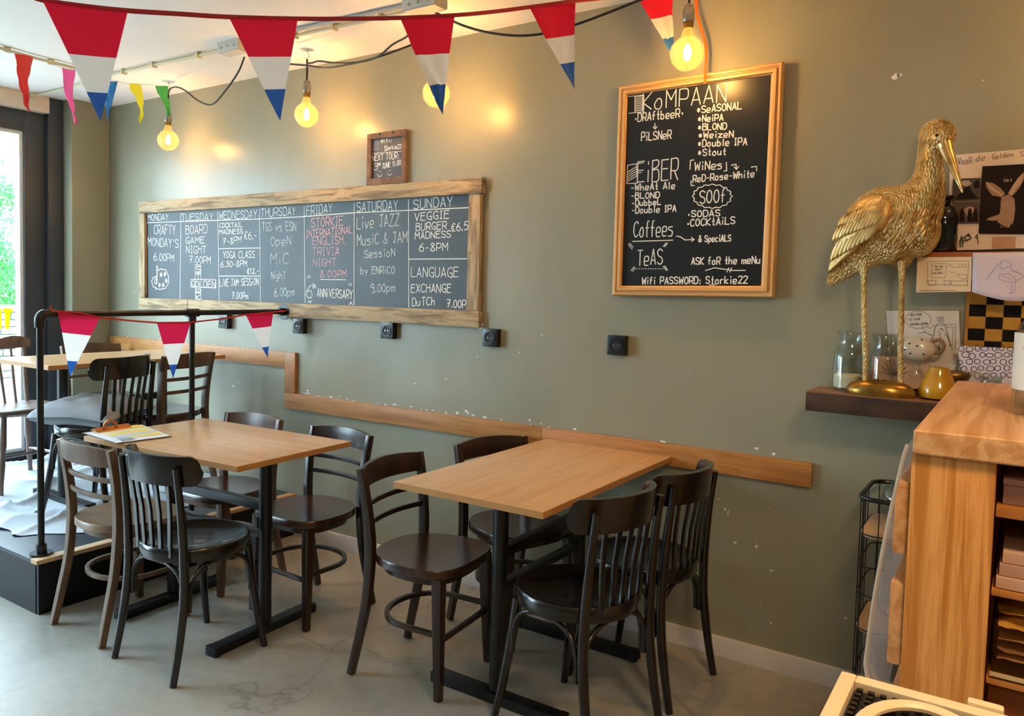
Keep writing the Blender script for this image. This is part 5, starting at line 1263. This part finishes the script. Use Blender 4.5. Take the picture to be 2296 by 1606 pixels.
# big bottle at the right edge
gbt = thing('swing_top_bottle', 'large clear bottle with white label at the right end of the worktop', 'bottle', (.062, -.95, ZB+.0005))
MB().lathe([(.05, 0), (.072, .004), (.076, .012), (.076, .165), (.070, .19), (.052, .212), (.036, .226), (.034, .25), (.036, .252), (.032, .252), (.031, .226), (.05, .206), (.07, .165), (.07, .012), (.005, .008)], n=36).build('glass_body', glassy('smoky_clear_glass', (.9, .92, .9), .03), gbt)
MB().lathe([(.0768, .055), (.0768, .175)], n=36, caps=False).build('paper_label', plain('white_bottle_label', '#e2ddd2', .5), gbt)
MB().lathe([(.037, .246), (.040, .25), (.040, .272), (.034, .285), (.02, .292)], n=24).build('metal_cap', M_SILVER, gbt)
MB().lathe([(.039, .226), (.041, .228), (.041, .236), (.039, .238)], n=24, caps=False).build('wire_collar', M_SILVER, gbt)
for k in range(4):
    a = -2.35+k*.1; MB().ellipsoid((.077*math.cos(a), .077*math.sin(a), .145-.02*k), (.006, .003, .005), n=8, m=6).build('label_print', plain('label_tint_%d' % k, ('#c08a90', '#8aa0b0', '#7a90a8', '#b08a8a')[k], .6), gbt)

# ---------------------------------------------------------------- bar counter with drip tray in the foreground
co = thing('bar_counter', 'pine bar counter block under the rubber mat tray', 'counter', (.4, -2.3, 0))
MB().box(-.135, 1.4, -2.60, -2.03, 0, .895).build('counter_body', M_BAR, co, off=co.location)
MB().box(-.140, 1.42, -2.62, -2.01, .896, .915).build('counter_top', M_BART, co, off=co.location, bevel=.003)
ty = thing('bar_mat_tray', 'cream framed tray with a black studded rubber bar mat', 'tray', (.1, -2.2, .916))
M_CRM = plain('cream_plastic', '#e6cfa8', .4)
tx0, tx1, ty0, ty1 = -.156, .30, -2.44, -2.0
MB().box(tx0, tx0+.017, ty0, ty1, 0, .034).build('tray_frame_bar', M_CRM, ty, bevel=.003, off=(.1, -2.2, 0))
MB().box(tx0+.017, tx1, ty1-.020, ty1, 0, .034).build('tray_frame_bar', M_CRM, ty, bevel=.003, off=(.1, -2.2, 0))
MB().box(tx1, tx1+.02, ty0, ty1, 0, .034).build('tray_frame_bar', M_CRM, ty, bevel=.003, off=(.1, -2.2, 0))
MB().box(tx0+.0175, tx1-.001, ty0, ty1-.021, 0, .024).build('rubber_mat', M_RUB, ty, off=(.1, -2.2, 0))
sd = MB()
for i in range(36):
    for j in range(34):
        x = tx0+.024+i*.012; y = ty1-.028-j*.012
        sd.box(x-.0032, x+.0032, y-.0032, y+.0032, .0241, .030)
tag(sd.build('rubber_studs', plain('dark_brown_rubber', '#17110e', .45), ty, off=(.1, -2.2, 0)), kind='stuff')
rg_ = thing('cream_ring_handle', 'cream oval plastic ring lying on the black rubber mat', 'handle', (-.062, -2.122, .9475+.006))
MB().tube([(.055*math.cos(a*2*PI/40), .076*math.sin(a*2*PI/40), 0) for a in range(41)], [(.0055, .0075)]*41, 10).build('ring', M_CRM, rg_)
MB().ellipsoid((-.012, .022, -.002), (.010, .026, .003), n=14, m=6).build('tab', plain('white_plastic', '#e8e2d4', .4), rg_)
wb = MB().box(-.030, .004, -1.999, -1.985, .918, .953).build('cream_block', M_CRM, bevel=.004); tag(wb, 'small cream block standing behind the tray frame', 'block')

# ---------------------------------------------------------------- dust sheet on the platform
ds = MB(); NX, NY = 130, 100
for i in range(NX+1):
    for j in range(NY+1):
        a_, b_ = i/NX, j/NY; y0_ = -1.33+1.30*b_
        xr = -3.50-.05*math.sin(y0_*6+.6)-.03*math.sin(y0_*17)
        x = -5.20+(xr+5.20)*a_
        yl = (-1.22 if x < -3.95 else -1.28)+.035*math.sin(x*5)+.018*math.sin(x*19)+.012*math.sin(x*41)
        yl += max(0, x+3.68)*.8
        y = yl+(-.04-yl)*b_
        r1 = 1-abs(noise.noise(Vector((x*1.7+.4*y, y*1.5, 3))))*3.0
        q3 = 1-abs(noise.noise(Vector((x*1.1-y*2.4+.4*noise.noise(Vector((x*2.5, y*2.5, 2))), x*.8+y*.4, 9))))*4.2
        q4 = 1-abs(noise.noise(Vector((x*2.6+y*1.1, -x*.9+y*.5, 14))))*4.5
        ef = min(1, min(b_*12, (1-a_)*14))
        h = (.030*max(0, r1)**6+.030*max(0, q3)**3+.020*max(0, q4)**3)*(.35+.65*ef)
        wx = max(min(x+.03*noise.noise(Vector((y*3, x*2, 7))), -3.42), -5.24); wy = min(y+.02*noise.noise(Vector((x*3, y*2, 9))), -.03)
        if wx < -5.145: wy = min(wy, -.28)
        ds.v.append((wx, wy, PH+.003+h))
K = NY+1
for i in range(NX):
    for j in range(NY): ds.face((i*K+j, (i+1)*K+j, (i+1)*K+j+1, i*K+j+1))
dso = ds.build('dust_sheet', plain('blue_white_canvas', '#a9b3bd', .85, c2='#b9c1c8', scale=3, bump=.3, bscale=80), fix=False)
for e in dso.data.edges: e.use_edge_sharp = False
dso.modifiers.new('thickness', 'SOLIDIFY').thickness = .0015
tag(dso, 'crumpled pale blue canvas dust sheet covering the platform floor', 'cloth')

# ---------------------------------------------------------------- window lettering and outdoors
wl = MB(); M_YEL = sheer('yellow_window_vinyl', '#f5d000', .7)
xg = XG-.0235
def bar_px(q):
    P = [PX(u, v, xg) for u, v in q]; wl.prism(P, (.0006, 0, 0))
bar_px([(-2, 692), (3.5, 692), (3.5, 738), (-2, 738)]); bar_px([(6, 691), (29, 692), (28, 701), (6, 700)]); bar_px([(11, 700), (23, 700), (21, 738), (12, 738)])

wlo = wl.build('window_lettering', M_YEL, smooth=False); tag(wlo, 'yellow capital letters stuck on the shop window', 'lettering')
GZ = .12
struct(MB().box(-40, -5.56, -30, 30, GZ-.2, GZ).build('ground_outside', plain('pale_pavement', '#a9a9a4', .8, c2='#9b9b96', scale=2)), 'pale sunlit pavement outside the window')
sw = thing('stone_wall', 'low mossy stone garden wall outside the window', 'wall', (-11, 2, GZ))
rnd = random.Random(3)
core = MB().box(-.22, .22, -8, 9, 0, .86).build('wall_core', plain('mortar_grey', '#4c5855', .9), sw)
M_ST = [plain('mossy_stone_%d' % i, c, .9, c2=d, scale=8, bump=.4) for i, (c, d) in enumerate((('#6f8480', '#93a8a0'), ('#7d918a', '#a2b3aa'), ('#5f7a74', '#86a097')))]
stm = []
for i in range(3):
    m = MB()
    for k in range(1): m.box(-.03, .03, -.1, .1, -.045, .045)
    o = m.build('stone', M_ST[i], bevel=.02); stm.append(o.data); bpy.data.objects.remove(o)
for r in range(9):
    y = -1.2+(r % 2)*.12
    while y < 4.2:
        L_ = rnd.uniform(.17, .30)
        o = bpy.data.objects.new('stone', stm[rnd.randrange(3)]); COL.objects.link(o); o.parent = sw
        o.location = (.225+rnd.uniform(-.012, .012), y+L_/2, .05+r*.094); o.scale = (1, L_/.2*.94, rnd.uniform(.86, .98)); y += L_
MB().box(-.3, .3, -8, 9, .862, .93).build('coping', plain('pale_coping_stone', '#cfd3d0', .8), sw, bevel=.01)
def leaf_tree(name, label, cx, cy, z0, h, r, seed, n=2600):
    rn = random.Random(seed); t = thing(name, label, 'tree', (cx, cy, GZ))
    MB().tube(catmull([(0, 0, 0), (.05, .04, z0*.5), (-.04, .02, z0), (.0, 0, z0+h*.6)], 5), [.11]*6+[.09]*5+[.05]*5, 10).build('trunk', plain('grey_bark', '#6d6258', .9, bump=.5), t)
    for k in range(6):
        a = k*1.05; MB().tube([(0, 0, z0*.9+.1*k), (r*.35*math.cos(a), r*.35*math.sin(a), z0+h*.35), (r*.7*math.cos(a), r*.7*math.sin(a), z0+h*(.45+.06*k))], [.05, .03, .012], 6).build('branch', plain('grey_bark_branch_%d_%d' % (seed, k), '#6d6258', .9), t)
    m = MB(); cl_ = [(rn.gauss(0, r*.5), rn.gauss(0, r*.5), z0+h*rn.uniform(.05, .95)) for _ in range(46)]
    for i in range(n):
        c = rn.choice(cl_); p = Vector(c)+Vector((rn.gauss(0, r*.16), rn.gauss(0, r*.16), rn.gauss(0, r*.14)))
        d = Vector((rn.gauss(0, 1), rn.gauss(0, 1), rn.gauss(0, .6))).normalized(); s = d.cross(Vector((rn.gauss(0, 1), rn.gauss(0, 1), rn.gauss(0, 1)))).normalized(); L_ = rn.uniform(.04, .075); w_ = L_*.36
        n0 = len(m.v); m.v += [tuple(p), tuple(p+d*L_*.5+s*w_), tuple(p+d*L_), tuple(p+d*L_*.5-s*w_)]; m.face((n0, n0+1, n0+2, n0+3), i % 2)
    o = m.build('foliage', [sheer('leaf_green_%d' % seed, '#3f9a4c', .5), sheer('light_leaf_green_%d' % seed, '#62b85c', .5)], t, smooth=False, fix=False); tag(o, kind='stuff')
    return t
leaf_tree('street_tree', 'leafy green tree across the street outside the window', -13.2, 2.55, .6, 2.6, 1.0, 4, 14000)
leaf_tree('street_tree', 'second leafy tree further left beyond the stone wall', -13.6, -1.6, 1.1, 2.9, 1.2, 9, 6000)
hs = thing('house_across', 'pale rendered house across the street beyond the tree', 'building', (-20, 4, GZ))
MB().box(-2, 0, -14, 16, 0, 6).build('house_wall', plain('white_render', '#e6e8e6', .8), hs)
for k in range(7):
    MB().box(.0, .05, -12+k*4, -10.4+k*4, 1.0, 2.6).build('house_window', plain('blue_grey_glass_%d' % k, '#8a9aa5', .2), hs)

# keep tube ends etc. inside tidy limits
bpy.context.view_layer.update()
